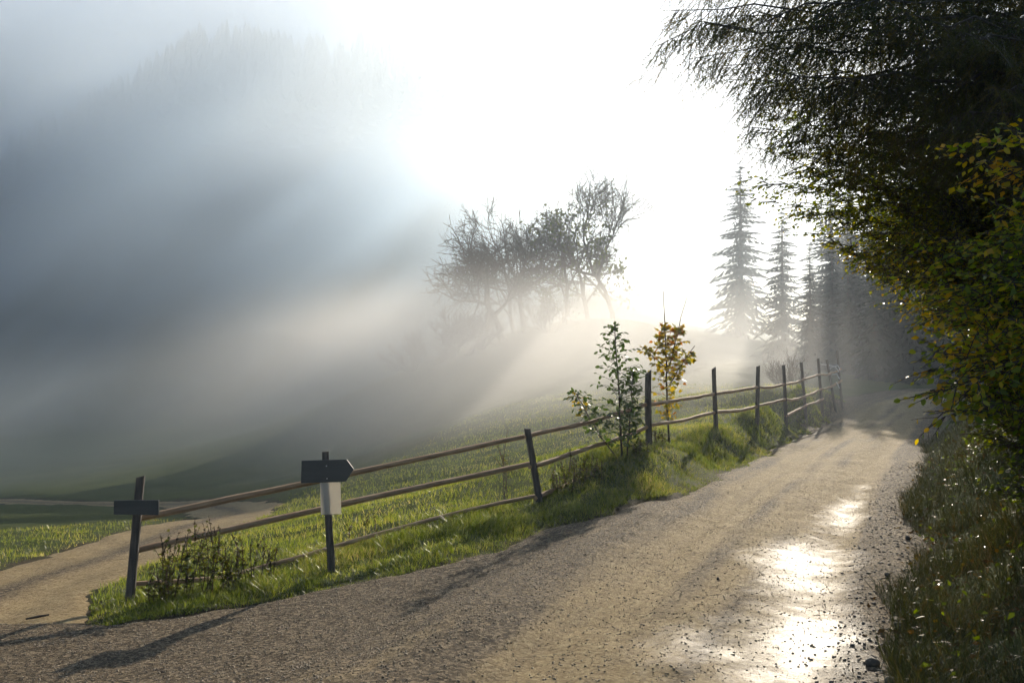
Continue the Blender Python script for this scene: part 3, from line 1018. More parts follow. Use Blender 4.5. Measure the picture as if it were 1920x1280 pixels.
shrub('dark bush just inside the bend of the road', 27, 17.5, 32.5, 4.2, 2.2, 2.2, 45, 'olive', .16, rtint(0, .4), twl=.9, step=.13)
shrub('tall dark bush filling the gap behind the spruce', 28, 8.8, 10.5, 5.5, 1.6, 1.8, 60, 'beech', .09, rtint(0, .4), twl=.7, step=.09)

# bare twig hanging out over the road
tw = at(1880, 690, 7.4); te = at(1722, 822, 8.0)
q = curve(tw, te, [0, 0, .1], 9)
tubes = [(q, np.linspace(.008, .002, 9))]
tubes.append((curve(q[6], at(1708, 787, 8.0), [0, 0, .01], 5), np.linspace(.004, .002, 5)))
tubes.append((curve(q[4], q[4] + np.array([.05, -.1, -.3]), [0, 0, .01], 5), np.linspace(.004, .002, 5)))
V, Q = tubes_mesh(tubes, 5)
tb = empty('bare_twig', tuple(tw), 'thin bare twig hanging down over the right edge of the road', 'twig')
obj('stem', mesh_np('stem', local(V, tb), Q, M['twig']), tb)
lpv = np.array([q[8], q[7], tubes[1][0][3], q[6], q[5]])
v, f, t = leaf_cloud(NR, lpv, np.tile([-.3, -.2, -1.0], (5, 1)), .06, np.array([.8, .5, .9, .6, .7]), LEAF_V, LEAF_F)
obj('leaves', mesh_np('leaves', local(v, tb), f, M['hazel'], t), tb)

# ------------------------------------------------------------------ young trees by the fence
def sapling(name, label, seed, base, top, r0, stems, nodes, twl, leafmats, leafmesh, size, per, mixf, droop=.5):
    rng = random.Random(seed); nr = np.random.default_rng(seed)
    root = empty(name, base, label, 'sapling', 'young trees by the fence')
    meshes = [mesh_np('leaf', leafmesh[0], leafmesh[1], M[m], nr.uniform(0, 1, len(leafmesh[1])) * 0 + .5) for m in leafmats]
    lp = []; ld = []
    first = True
    for (a, b, r, lo, hi, wid, bare_tip) in stems:
        p = curve(a, b, rv(rng) * .03, 12)
        p[1:-1] += np.array([rv(rng) for _ in range(10)]) * .006
        v, q = tubes_mesh([(p, np.linspace(r, .0065, 12))], 6)
        obj('trunk' if first else 'stem', mesh_np('trunk' if first else 'stem', local(v, root), q, M['twig'], smooth_shade=True), root)
        first = False
        L = np.linalg.norm(p[-1] - p[0])
        n = int(L * nodes * (hi - lo))
        tw_ = []
        for k in range(n):
            t = lo + (hi - lo) * (k + rng.random()) / n
            j = t * 11; j0 = min(int(j), 10)
            pp = p[j0] + (p[j0 + 1] - p[j0]) * (j - j0)
            ang = k * 2.4 + rng.uniform(-.4, .4)
            prof = math.sin(math.pi * min(1, max(0.06, (t - lo) / (hi - lo)) ** .75)) ** .7
            l = twl * wid * (.25 + .9 * prof) * rng.uniform(.6, 1.15)
            d = unit(np.array([math.cos(ang), math.sin(ang), rng.uniform(.15, .6)]))
            q = curve(pp, pp + d * l, [0, 0, .08 * l], 5)
            tw_.append((q, np.linspace(.004, .0015, 5)))
            for m in range(per):
                u = (m + 1) / per
                jj = u * 4; c0_ = min(int(jj), 3)
                lp.append(q[c0_] + (q[c0_ + 1] - q[c0_]) * (jj - c0_)); ld.append(unit(d + rv(rng) * .5 + np.array([0, 0, -droop])))
        v, q = tubes_mesh(tw_, 3)
        obj('twigs', mesh_np('twigs', local(v, root), q, M['twig']), root)
    lp = np.array(lp); ld = np.array(ld)
    if len(lp) > 290:
        sel = nr.permutation(len(lp)); rest = sel[290:]; sel = sel[:290]
        for mi, mname in enumerate(leafmats):
            kk = np.array([i for i in rest if mixf(lp[i], rng) == mi], int)
            if len(kk):
                v, f, t = leaf_cloud(nr, lp[kk], ld[kk], size, np.full(len(kk), .5), leafmesh[0], leafmesh[1])
                tag(obj('small_leaves', mesh_np('small_leaves', local(v, root), f, M[mname], t), root), kind='stuff')
        lp, ld = lp[sel], ld[sel]
    fr = frame_from(ld, np.tile([0, 0, .8], (len(lp), 1)) + nr.normal(0, .5, (len(lp), 3)))
    for i in range(len(lp)):
        o = bpy.data.objects.new('leaf', meshes[mixf(lp[i], rng)])
        COL.objects.link(o); o.parent = root
        mt = Matrix(fr[i].tolist()).to_4x4(); mt.translation = Vector(lp[i]) - Vector(base)
        o.matrix_local = mt @ Matrix.Scale(size * rng.uniform(.7, 1.2), 4)
    return root


d = 14.3
gb = at(1166, 862, d); gz = H1(gb.x, d)
G0 = (gb.x, d, gz)
sapling('green_sapling', 'slim young tree with dark green leaves in front of the fence', 31, G0, None, .018,
        [(G0, at(1152, 606, d), .018, .10, .98, 1.0, 0), (at(1176, 862, d + .02), at(1186, 690, d + .1), .012, .2, 1.0, .6, 0),
         (at(1160, 862, d + .03), at(1080, 735, d - .05), .010, .35, 1.0, .75, 0)],
        50, .33, ['green_leaf', 'green_leaf', 'yellow_leaf'], (LEAF_V, LEAF_F), .082, 5,
        lambda p, r: 2 if (p[0] < at(1100, 700, d).x and r.random() < .35) else 0)
d = 17.3
mb = at(1253, 830, d); mz = H1(mb.x, d)
M0 = (mb.x, d, mz)
sapling('maple_sapling', 'slim young maple with orange and yellow autumn leaves behind the fence', 32, M0, None, .02,
        [(M0, at(1244, 545, d), .022, .20, .80, .85, 1), (at(1252, 700, d), at(1288, 556, d), .010, .15, .62, .7, 1),
         (at(1255, 722, d), at(1303, 648, d), .010, .1, .8, .7, 1), (at(1250, 690, d), at(1206, 650, d), .008, .4, 1.0, .55, 1)],
        42, .30, ['lime_leaf', 'yellow_leaf', 'orange_leaf'], (MAPLE_V, MAPLE_F), .09, 5,
        lambda p, r: r.choices([0, 1, 2], [.45, .45, .10] if p[2] < 2.2 else [.3, .52, .18])[0], .8)

# ------------------------------------------------------------------ weeds and tall stalks by the fence
def weed(label, seed, x, y, h, stems, leafy_n, group, mat='weed', name='weed', seedheads=True, spread=.35, size=.05):
    rng = random.Random(seed); nr = np.random.default_rng(seed)
    b = np.array([x, y, H1(x, y)])
    root = empty(name, tuple(b), label, 'weed', group)
    tubes = []; lp = []; ld = []; hp = []; hd = []
    for s in range(stems):
        a = rng.uniform(0, 6.28); l = h * rng.uniform(.55, 1.05)
        base = b + np.array([rng.gauss(0, .07), rng.gauss(0, .07), -.03])
        tip = base + np.array([math.cos(a) * spread * l * rng.random(), math.sin(a) * spread * l * rng.random(), l])
        q = curve(base, tip, rv(rng) * .05, 9)
        tubes.append((q, np.linspace(.006, .002, 9)))
        for m in range(leafy_n):
            t = rng.uniform(.1, .75); j = t * 8; j0 = int(j)
            lp.append(q[j0] + (q[j0 + 1] - q[j0]) * (j - j0)); ld.append(unit(rv(rng) * [1, 1, .3] + [0, 0, -.2]))
        if seedheads:
            for m in range(26):
                t = rng.uniform(.6, 1); j = t * 8; j0 = min(int(j), 7)
                hp.append(q[j0] + (q[j0 + 1] - q[j0]) * (j - j0)); hd.append(unit(rv(rng) + [0, 0, .6]))
        for m in range(3):
            t = rng.uniform(.3, .8); j0 = int(t * 8)
            e = q[j0] + unit(rv(rng) * [1, 1, 0] + [0, 0, .9]) * l * .3
            qq = curve(q[j0], e, [0, 0, .01], 5)
            tubes.append((qq, np.linspace(.004, .0015, 5)))
            for mm in range(4):
                lp.append(qq[1 + mm % 4]); ld.append(unit(rv(rng) + [0, 0, -.2]))
    v, q = tubes_mesh(tubes, 4)
    obj('stems', mesh_np('stems', local(v, root), q, M['dry']), root)
    v, f, t = leaf_cloud(nr, np.array(lp), np.array(ld), size, nr.uniform(0, 1, len(lp)))
    tag(obj('leaves', mesh_np('leaves', local(v, root), f, M[mat], t), root), kind='stuff')
    if seedheads:
        v, f, t = leaf_cloud(nr, np.array(hp), np.array(hd), .022, nr.uniform(0, .6, len(hp)))
        tag(obj('seed_heads', mesh_np('seed_heads', local(v, root), f, M['dry'], t), root), kind='stuff')
    return root


wg = 'weeds along the fence'
for (px, py, d, h, st, lf, lab) in [(335, 1098, 8.9, .60, 7, 22, 'tall brown weed with seed heads just right of the leaning left post'),
                                    (378, 1090, 9.1, .66, 7, 20, 'tallest brown weed in the clump by the left post'),
                                    (300, 1110, 8.8, .42, 7, 26, 'bushy leafy weed at the foot of the left post'),
                                    (425, 1090, 9.2, .46, 7, 24, 'leafy green weed at the right side of the clump by the left post'),
                                    (478, 1085, 9.3, .45, 3, 8, 'thin weed stalk between the clump and the arrow signpost'),
                                    (510, 1080, 9.5, .42, 2, 6, 'single leaning weed stalk left of the arrow signpost'),
                                    (1045, 925, 12.9, .42, 8, 22, 'dark leafy weed right of the leaning middle post'),
                                    (1075, 905, 13.2, .46, 8, 20, 'leafy weed halfway between the middle post and the green sapling'),
                                    (1110, 895, 13.5, .36, 7, 20, 'low leafy weed left of the green sapling'),
                                    (955, 935, 12.9, .85, 2, 2, 'two tall thin stalks left of the leaning middle post'),
                                    (690, 1010, 11.0, .35, 2, 3, 'thin stalk in the grass right of the arrow signpost'),
                                    (1235, 835, 16.3, .45, 6, 14, 'weed at the foot of the slanted post'),
                                    (1195, 868, 14.4, .35, 6, 18, 'dark weed right of the green sapling trunk')]:
    p = at(px, py, d)
    weed(lab, int(px), p.x, d, h * 1.15, st + 1, max(2, lf - 6), wg, size=.048)

# ------------------------------------------------------------------ grass
BL_V = np.array([(-.5, 0, 0), (.5, 0, 0), (-.38, .12, .5), (.38, .12, .5), (0, .5, 1.0)])
BL_F = np.array([(0, 1, 3), (0, 3, 2), (2, 3, 4)])


FENCE_L = np.array([(-9, 7.2), (-3.5, 8.9), (.38, 12.4), (2.17, 15.6), (3.96, 19.1), (5.6, 22.3), (8.3, 28.1), (11.2, 33.7), (13, 40)], float)


def FX(y):
    return np.interp(y, FENCE_L[:, 1], FENCE_L[:, 0])


def grass(name, label, n, xr, yr, mask, hf, wf, mat='grass', seed=1, dens=None, tint=(0, 1), lean=(.2, .9), FX=FX):
    nr = np.random.default_rng(seed)
    y = yr[0] * (yr[1] / yr[0]) ** (nr.random(n) ** 1.15)
    x = FX(y) + nr.uniform(*xr, n)
    if dens is not None:
        k = nr.random(n) < dens(x, y); x, y = x[k], y[k]
    k = mask(x, y); x, y = x[k], y[k]
    n = len(x)
    z = ground_z(x, y) - .01
    h = hf(x, y, nr); w = wf(x, y, nr)
    a = nr.uniform(0, 2 * math.pi, n)
    bend = nr.uniform(*lean, n) * h
    ca, sa = np.cos(a), np.sin(a)
    o = np.zeros(n)
    m = np.stack([np.stack([ca * w, sa * w, o], 1), np.stack([-sa * bend, ca * bend, o], 1), np.stack([nr.normal(0, .3, n) * h, nr.normal(0, .3, n) * h, h], 1)], 2)
    patch = .5 + .35 * fbm(x, y, .9, 2, 91)
    ti = np.clip(patch * .4 + nr.uniform(tint[0], tint[1], n) ** 1 * .62, 0, 1)
    v, f, t = batch(BL_V, BL_F, m, np.c_[x, y, z], ti)
    o = obj(name, mesh_np(name, v, f, M[mat], t))
    return tag(o, label, 'grass', kind='stuff')


def bare_sd(x, y):
    return np.maximum(road_sd(x, y), track_sd(x, y))


def clump(x, y):
    return np.clip(.6 + .5 * fbm(x, y, .45, 2, 13), .3, 1)


def fence_side(x, y):
    return sdist(np.c_[x, y], FENCE_L)


left = lambda x, y: sdist(np.c_[x, y], EDGE_L) < .35
grass('verge_grass', 'long green grass on the verge between fence and road', 300000, (-1.4, 3.4), (7.6, 38),
      lambda x, y: (bare_sd(x, y) + .16 * vnoise(x * 5, y * 5, 88) < .03) & left(x, y) & (fence_side(x, y) > -.5) & (track_sd(x, y) < -.03),
      lambda x, y, r: r.uniform(.03, .13, len(x)) * (.35 + 1.1 * clump(x, y) ** 1.5) * (1 - .55 * smooth(-.5, 0, bare_sd(x, y))), lambda x, y, r: r.uniform(.004, .008, len(x)) * (1 + np.maximum(y - 9, 0) * .07), seed=2,
      dens=lambda x, y: .3 + .7 * clump(x, y), lean=(.3, 1.7))
grass('meadow_grass', 'short sunlit meadow grass beyond the fence', 250000, (-15, 0), (8, 42),
      lambda x, y: (bare_sd(x, y) < -.05) & left(x, y) & (fence_side(x, y) < -.4),
      lambda x, y, r: r.uniform(.025, .10, len(x)) * (.5 + .8 * clump(x * .5, y * .5)), lambda x, y, r: r.uniform(.004, .009, len(x)) * (1 + np.maximum(y - 9, 0) * .08), seed=3,
      dens=lambda x, y: (.3 + .7 * clump(x, y)) * np.clip(1.2 + (x - FX(y)) * .07, .2, 1), tint=(.2, 1))
right = lambda x, y: sdist(np.c_[x, y], EDGE_R) > -.15
grass('bank_grass', 'long grass coloured darker for shade, hanging over the bank at right', 200000, (0, 8), (4.2, 24),
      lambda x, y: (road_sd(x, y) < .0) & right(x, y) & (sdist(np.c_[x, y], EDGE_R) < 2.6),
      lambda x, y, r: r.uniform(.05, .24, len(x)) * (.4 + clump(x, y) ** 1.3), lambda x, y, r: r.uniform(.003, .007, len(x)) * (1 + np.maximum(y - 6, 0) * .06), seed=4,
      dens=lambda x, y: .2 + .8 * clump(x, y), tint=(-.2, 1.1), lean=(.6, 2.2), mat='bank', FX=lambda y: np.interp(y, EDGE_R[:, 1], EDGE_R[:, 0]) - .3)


def scatter_litter():
    nr = np.random.default_rng(6)
    n = 9000
    x = nr.uniform(1.5, 9, n); y = nr.uniform(4, 18, n)
    k = right(x, y) & (road_sd(x, y) < .35) & (sdist(np.c_[x, y], EDGE_R) < 2.2); x, y = x[k], y[k]
    n = len(x)
    z = ground_z(x, y) + nr.uniform(.01, .10, n)
    d = nr.normal(0, 1, (n, 3)) * [1, 1, .3]
    v, f, t = leaf_cloud(nr, np.c_[x, y, z], d, .05, nr.random(n), tilt=.5)
    return tag(obj('fallen_leaves', mesh_np('fallen_leaves', v, f, M['litter'], t)), 'brown fallen leaves on the shaded bank', 'leaves', kind='stuff')


scatter_litter()


def undergrowth():
    nr = np.random.default_rng(16)
    n = 26000
    x = nr.uniform(1.5, 10, n); y = nr.uniform(4, 20, n)
    sr = sdist(np.c_[x, y], EDGE_R)
    k = (sr > .15) & (sr < 2.4) & (nr.random(n) < clump(x * .6 + 3, y * .6) ** 2 * (.35 + .5 * smooth(.2, 1.2, sr))); x, y = x[k], y[k]
    n = len(x)
    z = ground_z(x, y) + nr.uniform(.03, .26, n) * clump(x * .6 + 3, y * .6)
    v, f, t = leaf_cloud(nr, np.c_[x, y, z], nr.normal(0, 1, (n, 3)) * [1, 1, .5], .05, nr.uniform(0, .5, n), LEAF_V[[0, 1, 3, 5]], SLEAF_F, tilt=.6, var=.4)
    return tag(obj('bank_undergrowth', mesh_np('bank_undergrowth', v, f, M['beech'], t)), 'low leafy plants covering the shaded bank at right', 'undergrowth', kind='stuff')


undergrowth()

# ------------------------------------------------------------------ gravel and stones
ico_v = []
phi = (1 + 5 ** .5) / 2
for a, b in ((1, phi), (-1, phi), (1, -phi), (-1, -phi)):
    ico_v += [(0, a, b), (a, b, 0), (b, 0, a)]
ICO_V = np.array(ico_v) / math.hypot(1, phi)
_d = np.linalg.norm(ICO_V[:, None] - ICO_V[None], axis=2)
_e = _d.min(where=_d > .01, initial=9) * 1.05
ICO_F = []
for i in range(12):
    for j in range(i + 1, 12):
        for k in range(j + 1, 12):
            if _d[i, j] < _e and _d[j, k] < _e and _d[i, k] < _e:
                n_ = np.cross(ICO_V[j] - ICO_V[i], ICO_V[k] - ICO_V[i])
                ICO_F.append((i, j, k) if n_ @ ICO_V[i] > 0 else (i, k, j))
ICO_F = np.array(ICO_F)


OCT_V = np.array([(1, 0, .1), (-.9, .2, 0), (.1, 1, -.1), (-.2, -1, .15), (.1, -.1, .9), (0, .1, -.9)])
OCT_F = np.array([(0, 2, 4), (2, 1, 4), (1, 3, 4), (3, 0, 4), (2, 0, 5), (1, 2, 5), (3, 1, 5), (0, 3, 5)])


def pebbles(name, label, n, xr, yr, mask, smin, smax, seed, mat='pebble', zf=None, power=2.5):
    nr = np.random.default_rng(seed)
    x = nr.uniform(*xr, n); y = nr.uniform(*yr, n)
    k = mask(x, y, nr); x, y = x[k], y[k]; n = len(x)
    s = smin + (smax - smin) * nr.random(n) ** power
    z = (zf or road_z)(x, y) + s * .15
    q = nr.normal(0, 1, (n, 3, 3))
    u, _, vt = np.linalg.svd(q)
    m = (u @ vt) * (nr.uniform(.6, 1.2, (n, 1, 3)))
    m[:, 2, :] *= .6
    m = m * s[:, None, None]
    v, f, t = batch(OCT_V, OCT_F, m, np.c_[x, y, z], nr.random(n))
    return tag(obj(name, mesh_np(name, v, f, M[mat], t)), label, 'gravel', kind='stuff')


def c_of(x, y):
    return sdist(np.c_[x, y], CENTRE)


pebbles('road_gravel', 'loose gravel strewn over the road and its shoulder', 190000, (-6, 7), (4.6, 15),
        lambda x, y, r: (road_sd(x, y) > .02) & (r.random(len(x)) < np.clip((6.5 / y) ** 1.6, .05, 1) * np.where(c_of(x, y) < -1.2, .9, .45 + .3 * np.exp(-((c_of(x, y) + 1.3) / .25) ** 2))), .003, .012, 7)
pebbles('edge_gravel', 'dark loose gravel along the right edge of the road', 30000, (1, 9), (4.4, 18),
        lambda x, y, r: (np.abs(sdist(np.c_[x, y], EDGE_R)) < .38 * r.random(len(x)) ** .6 * 1.4), .006, .022, 8, 'stone', lambda x, y: np.maximum(road_z(x, y), ground_z(x, y)), 3)

STONES = [(1636, 1238, .055, .035, 'flat dark stone at the bottom of the road edge'), (1690, 1128, .045, .04, 'rounded dark stone lying in the gravel of the right road edge'),
          (1668, 1270, .04, .03, 'small stone cut by the lower right of the road edge'), (1712, 1090, .035, .025, 'pale stone tucked under the bank grass'),
          (1664, 1075, .035, .025, 'small dark stone where the road edge turns to grass'), (1702, 1010, .04, .03, 'dark stone farthest up the right road edge'),
          (1688, 1172, .045, .03, 'flat grey stone between two darker stones at the road edge'), (1346, 1088, .016, .018, 'single dark pebble alone in the middle of the road')]
for i, (px, py, w, h, lab) in enumerate(STONES):
    d = 1.62 * F / (py - 700)
    p = at(px, py, d)
    nr = np.random.default_rng(200 + i)
    v = ICO_V * (1 + nr.uniform(-.18, .18, (12, 1))) * [w, w * .75, h]
    me = mesh_np('stone', v, ICO_F, M['stone'], np.full(20, .3))
    o = obj('stone', me)
    o.location = (p.x, d, float(max(road_z(np.array([p.x]), np.array([d]))[0], ground_z(np.array([p.x]), np.array([d]))[0])) + h * .45)
    o.rotation_euler = (0, 0, nr.uniform(0, 3))
    md = o.modifiers.new('round', 'BEVEL'); md.width = .006; md.segments = 2; md.limit_method = 'NONE'
    tag(o, lab, 'stone', 'stones at the road edge')

# stick lying at the far left edge of the gravel
p = at(70, 1160, 8.35)
V, Q = tubes_mesh([(np.array([at(48, 1163, 8.3), at(70, 1159, 8.35), at(92, 1155, 8.4)]) + [0, 0, .0], np.array([.008, .012, .007]))], 6)
V[:, 2] += H1(p.x, 8.35) + .03 - p.z
st = obj('stick', mesh_np('stick', V - np.array([p.x, 8.35, 0]), Q, M['twig']))
st.location = (p.x, 8.35, 0)
tag(st, 'dark stick lying on the gravel at the far left', 'stick')

# ------------------------------------------------------------------ trees standing in the fog
def grow(rng, p, d, L, r, lev, out, tips, up=.1, spread=.6, segs=5, kids=(3, 5), minr=.012, ratio=.66):
    pts = [np.array(p)]; dd = np.array(d, float)
    for k in range(segs):
        dd = unit(dd + rv(rng) * .13 + np.array([0, 0, up]) * .5)
        pts.append(pts[-1] + dd * L / segs)
    out.append((np.array(pts), np.maximum(np.linspace(r, r * .55, segs + 1), minr)))
    if lev == 0:
        tips += pts[2:]
        return
    n = rng.randint(*kids)
    for k in range(n):
        t = rng.uniform(.35, 1.0) if k else 1.0
        j = t * segs; j0 = min(int(j), segs - 1)
        b = pts[j0] + (pts[j0 + 1] - pts[j0]) * (j - j0)
        nd = unit(dd + unit(rv(rng)) * spread * (1 if k else .4) + np.array([0, 0, up]))
        grow(rng, b, nd, L * ratio * rng.uniform(.75, 1.15), max(r * .55, minr), lev - 1, out, tips, up, spread, max(3, segs - 1), kids, minr, ratio)


def fog_tree(name, label, cat, seed, base, d0, trunk_l, r, lev, group, up=.12, spread=.75, kids=(3, 5), leaf=None, ratio=.66, mat='bark_pale', stems=1, minr=.012, leaf_size=.16, leaf_tint=(0, 1)):
    rng = random.Random(seed); nr = np.random.default_rng(seed)
    root = empty(name, base, label, cat, group)
    out = []; tips_ = []
    trunks = []
    for s in range(stems):
        dd = np.array(d0, float) + (rv(rng) * .35 if stems > 1 else 0)
        mark = len(out)
        grow(rng, np.array(base) - [0, 0, .4], unit(dd), trunk_l, r, lev, out, tips_, up, spread, 5, kids, minr, ratio)
        trunks.append(out.pop(mark))
    v, q = tubes_mesh(trunks, 7)
    obj('trunk', mesh_np('trunk', local(v, root), q, M[mat], smooth_shade=True), root)
    v, q = tubes_mesh(out, 4)
    obj('crown', mesh_np('crown', local(v, root), q, M[mat]), root)
    if leaf:
        tp_ = np.array(tips_)
        v, f, t = leaf_cloud(nr, tp_ + nr.normal(0, .08, tp_.shape), nr.normal(0, 1, tp_.shape), leaf_size, nr.uniform(*leaf_tint, len(tp_)))
        obj('leaves', mesh_np('leaves', local(v, root), f, M[leaf], t), root)
    return root


def base_at(px, d):
    x = (px - 960) / F * d
    return (x, d, H1(x, d))


fg = 'trees standing in the fog'
fog_tree('bare_tree', 'bare spreading tree leaning left, leftmost of the trees in the fog', 'tree', 41, base_at(948, 68), (-.5, 0, 1), 3.3, .28, 5, fg, .03, 1.15, (4, 5), ratio=.75, minr=.014)
fog_tree('bare_tree', 'tall bare tree with a forked crown in the middle of the fog group', 'tree', 44, base_at(985, 70), (.0, 0, 1), 3.9, .22, 5, fg, .03, .95, (4, 5), ratio=.72, minr=.014)
fog_tree('bare_tree', 'thin bare tree behind the leaning one', 'tree', 47, base_at(965, 73), (-.12, 0, 1), 3.9, .17, 5, fg, .04, .9, (3, 4), ratio=.72, minr=.014)
fog_tree('leafy_tree', 'leafy greenish tree right of the bare trees in the fog', 'tree', 52, base_at(1062, 70), (.06, 0, 1), 3.3, .2, 5, fg, .03, 1.0, (3, 4), 'fogleaf', .74, leaf_size=.34)
fog_tree('leafy_tree', 'rounded leafy tree behind the greenish one in the fog', 'tree', 53, base_at(1105, 75), (.0, 0, 1), 3.8, .2, 5, fg, .04, .95, (3, 4), 'fogleaf', .73, leaf_size=.34)
fog_tree('leafy_tree', 'tall slender tree with pale twigs at the right of the fog group', 'tree', 58, base_at(1150, 72), (0, 0, 1), 4.3, .2, 5, fg, .07, .75, (4, 5), 'fogleaf', .72, leaf_size=.12, minr=.014)
sg = 'shrubs on the foggy slope'
fog_tree('bare_shrub', 'low twiggy shrub under the leaning bare tree', 'shrub', 61, base_at(905, 67), (0, 0, 1), 1.5, .06, 3, sg, .12, .8, (3, 5), None, .7, 'bark', 5)
fog_tree('bare_shrub', 'round bare shrub left of the leaning bare tree', 'shrub', 62, base_at(850, 68), (0, 0, 1), 1.7, .06, 3, sg, .08, 1.0, (4, 5), None, .7, 'bark', 6)
fog_tree('bare_shrub', 'faint bare shrub lowest on the foggy slope', 'shrub', 63, base_at(775, 69), (0, 0, 1), 1.5, .05, 3, sg, .08, 1.0, (4, 5), None, .7, 'bark', 6)
fog_tree('bare_shrub', 'dark shrub at the foot of the tall bare tree', 'shrub', 64, base_at(1030, 67), (0, 0, 1), 1.4, .06, 3, sg, .12, .8, (3, 5), 'fogleaf', .7, 'bark', 6)
fog_tree('pale_shrub', 'pale twiggy shrub behind the far fence posts', 'shrub', 65, base_at(1480, 35), (0, 0, 1), .75, .02, 3, sg, .2, .7, (3, 5), 'dry', .7, 'bark_pale', 7, .005, .04)


# firs: one mesh set per shape, copied
def fir_mesh(seed, h, w):
    rng = random.Random(seed)
    V = []; Fc = []; T = []
    z = h * .06
    while z < h * .985:
        t = z / h
        L = w * (1 - t) ** .85 * rng.uniform(.75, 1.15) + .12
        n = 7 if t < .8 else 5
        a0 = rng.uniform(0, 6.28)
        for k in range(n):
            a = a0 + k * 6.283 / n + rng.uniform(-.25, .25)
            l = L * rng.uniform(.5, 1.25)
            c, s = math.cos(a), math.sin(a)
            drop = l * rng.uniform(.2, .75) * (1.1 - t)
            z_keep = z; z = z + rng.uniform(-.035, .035) * h
            if rng.random() < .08:
                z = z_keep
                continue
            pieces = 4
            for m in range(pieces):
                u0 = m / pieces; u1 = (m + 1.6) / pieces
                wd = (l * .26 + .08) * (1.1 - u0 * .6)
                zz0 = z - drop * u0 ** 1.2; zz1 = z - drop * u1 ** 1.2 + .06 * l
                b = len(V)
                for sg_ in (1, -1):
                    x0, x1 = l * u0, l * min(u1, 1.08)
                    V.extend([(c * x0, s * x0, zz0), (c * (x0 + x1) / 2 - s * wd * sg_, s * (x0 + x1) / 2 + c * wd * sg_, (zz0 + zz1) / 2 - wd * .5), (c * x1 - s * wd * sg_ * .7, s * x1 + c * wd * sg_ * .7, zz1 - wd * .45)])
                    Fc.append((b, b + 1, b + 2)); b += 3
                    T.append(rng.random())
            z = z_keep
        z += h * .019 * (1.15 - .5 * t) + .03
    crown = mesh_np('crown', np.array(V), np.array(Fc), M['fir'], T)
    pts = np.array([[0, 0, zz] for zz in np.linspace(-.5, h, 6)])
    v, q = tubes_mesh([(pts, np.linspace(.017 * h, .01, 6))], 6)
    trunk = mesh_np('trunk', v, q, M['bark'])
    return trunk, crown


FIRS = [fir_mesh(70 + i, 12, w) for i, w in enumerate((2.6, 2.2, 3.0))]


def fir(label, x, y, h, kind, group, rz, z=None, sw=1.0):
    o = empty('fir_tree', (x, y, H1(x, y) if z is None else z), label, 'tree', group, rz)
    s = h / 12.0
    o.scale = (s * sw, s * sw, s)
    obj('trunk', FIRS[kind][0], o)
    obj('crown', FIRS[kind][1], o)
    return o


rf = random.Random(90)
fir('tall hazy fir standing alone in the bright fog left of the dark wood', 19.6, 84, 15.5, 1, 'firs by the bend', .3, sw=1.15)
ORD = ['first', 'second', 'third', 'fourth', 'fifth', 'sixth', 'seventh', 'eighth', 'ninth', 'tenth', 'eleventh', 'twelfth', 'thirteenth', 'fourteenth', 'fifteenth', 'sixteenth', 'seventeenth', 'eighteenth', 'nineteenth', 'twentieth', 'twenty-first', 'twenty-second', 'twenty-third', 'twenty-fourth', 'twenty-fifth', 'twenty-sixth', 'twenty-seventh']
wood_spots = [(23, 55, 9), (25.5, 62, 12), (24, 70, 12), (29, 72, 14), (22, 48, 7), (20, 53, 8), (18.6, 57, 9), (20.4, 59, 11), (22.6, 58, 12), (24.2, 57, 12.5), (21.5, 66, 13), (24.5, 66, 14), (18.2, 66, 11), (26.5, 58, 14), (23, 52, 9.5), (25, 51, 11), (19.6, 49.5, 8.5), (21.2, 50.5, 10), (17.8, 52, 8), (16.4, 54, 7), (28.5, 63, 15), (18.4, 47.5, 7.5), (17.2, 46.6, 8), (18.9, 46.2, 10), (20.3, 47, 11.5), (19.4, 51.5, 12)]
wood_spots.sort(key=lambda w: w[0] / w[1])
for i, (x, y, h) in enumerate(wood_spots):
    fir(ORD[i] + ' dark fir from the left in the wood beyond the bend', x, y, h, i % 3, 'firs in the dark wood beyond the bend', rf.uniform(0, 6))

# ridge-top firs on the far hill
ridge = [(425, 9), (455, 8), (487, 13), (515, 9), (545, 8), (600, 12), (622, 9), (640, 7), (655, 7), (715, 11), (735, 7), (760, 7), (785, 9), (802, 13), (830, 9), (860, 8)]
ridge.sort()
for i, (px, h) in enumerate(ridge):
    dd = 297
    x = (px - 960) / F * dd
    fir(ORD[i] + ' faint fir from the left on the skyline of the far hill', x, dd, h * 1.5, i % 3, 'firs on the skyline of the far hill', rf.uniform(0, 6))

# wooded slope, one mass
def slope_wood():
    nr = np.random.default_rng(99)
    V = []; Fs = []; T = []
    n = 2600
    x = nr.uniform(-230, -5, n); y = nr.uniform(215, 292, n)
    k = nr.random(n) < smooth(-12, -70, x); x, y = x[k], y[k]; n = len(x)
    tv = []; tf = []
    for k in range(6):
        z0 = .05 + k * .155; r = .2 * (1 - z0) + .02
        b = len(tv)
        m = 7
        for j in range(m):
            a = j * 6.283 / m + k
            rr = r * (1.15 if j % 2 else .75)
            tv.append((math.cos(a) * rr, math.sin(a) * rr, z0 + (0 if j % 2 else .03)))
        tv.append((0, 0, z0 + .26))
        for j in range(m):
            tf.append((b + j, b + (j + 1) % m, b + m))
    h = nr.uniform(10, 18, n)
    m = np.zeros((n, 3, 3)); m[:, 0, 0] = h; m[:, 1, 1] = h; m[:, 2, 2] = h
    v, f, t = batch(np.array(tv), np.array(tf), m, np.c_[x, y, H(x, y) - .5], nr.random(n))
    return tag(obj('hillside_wood', mesh_np('hillside_wood', v, f, M['fir'], t)), 'dark wooded slope of the far hill in the fog', 'wood', kind='stuff')


slope_wood()

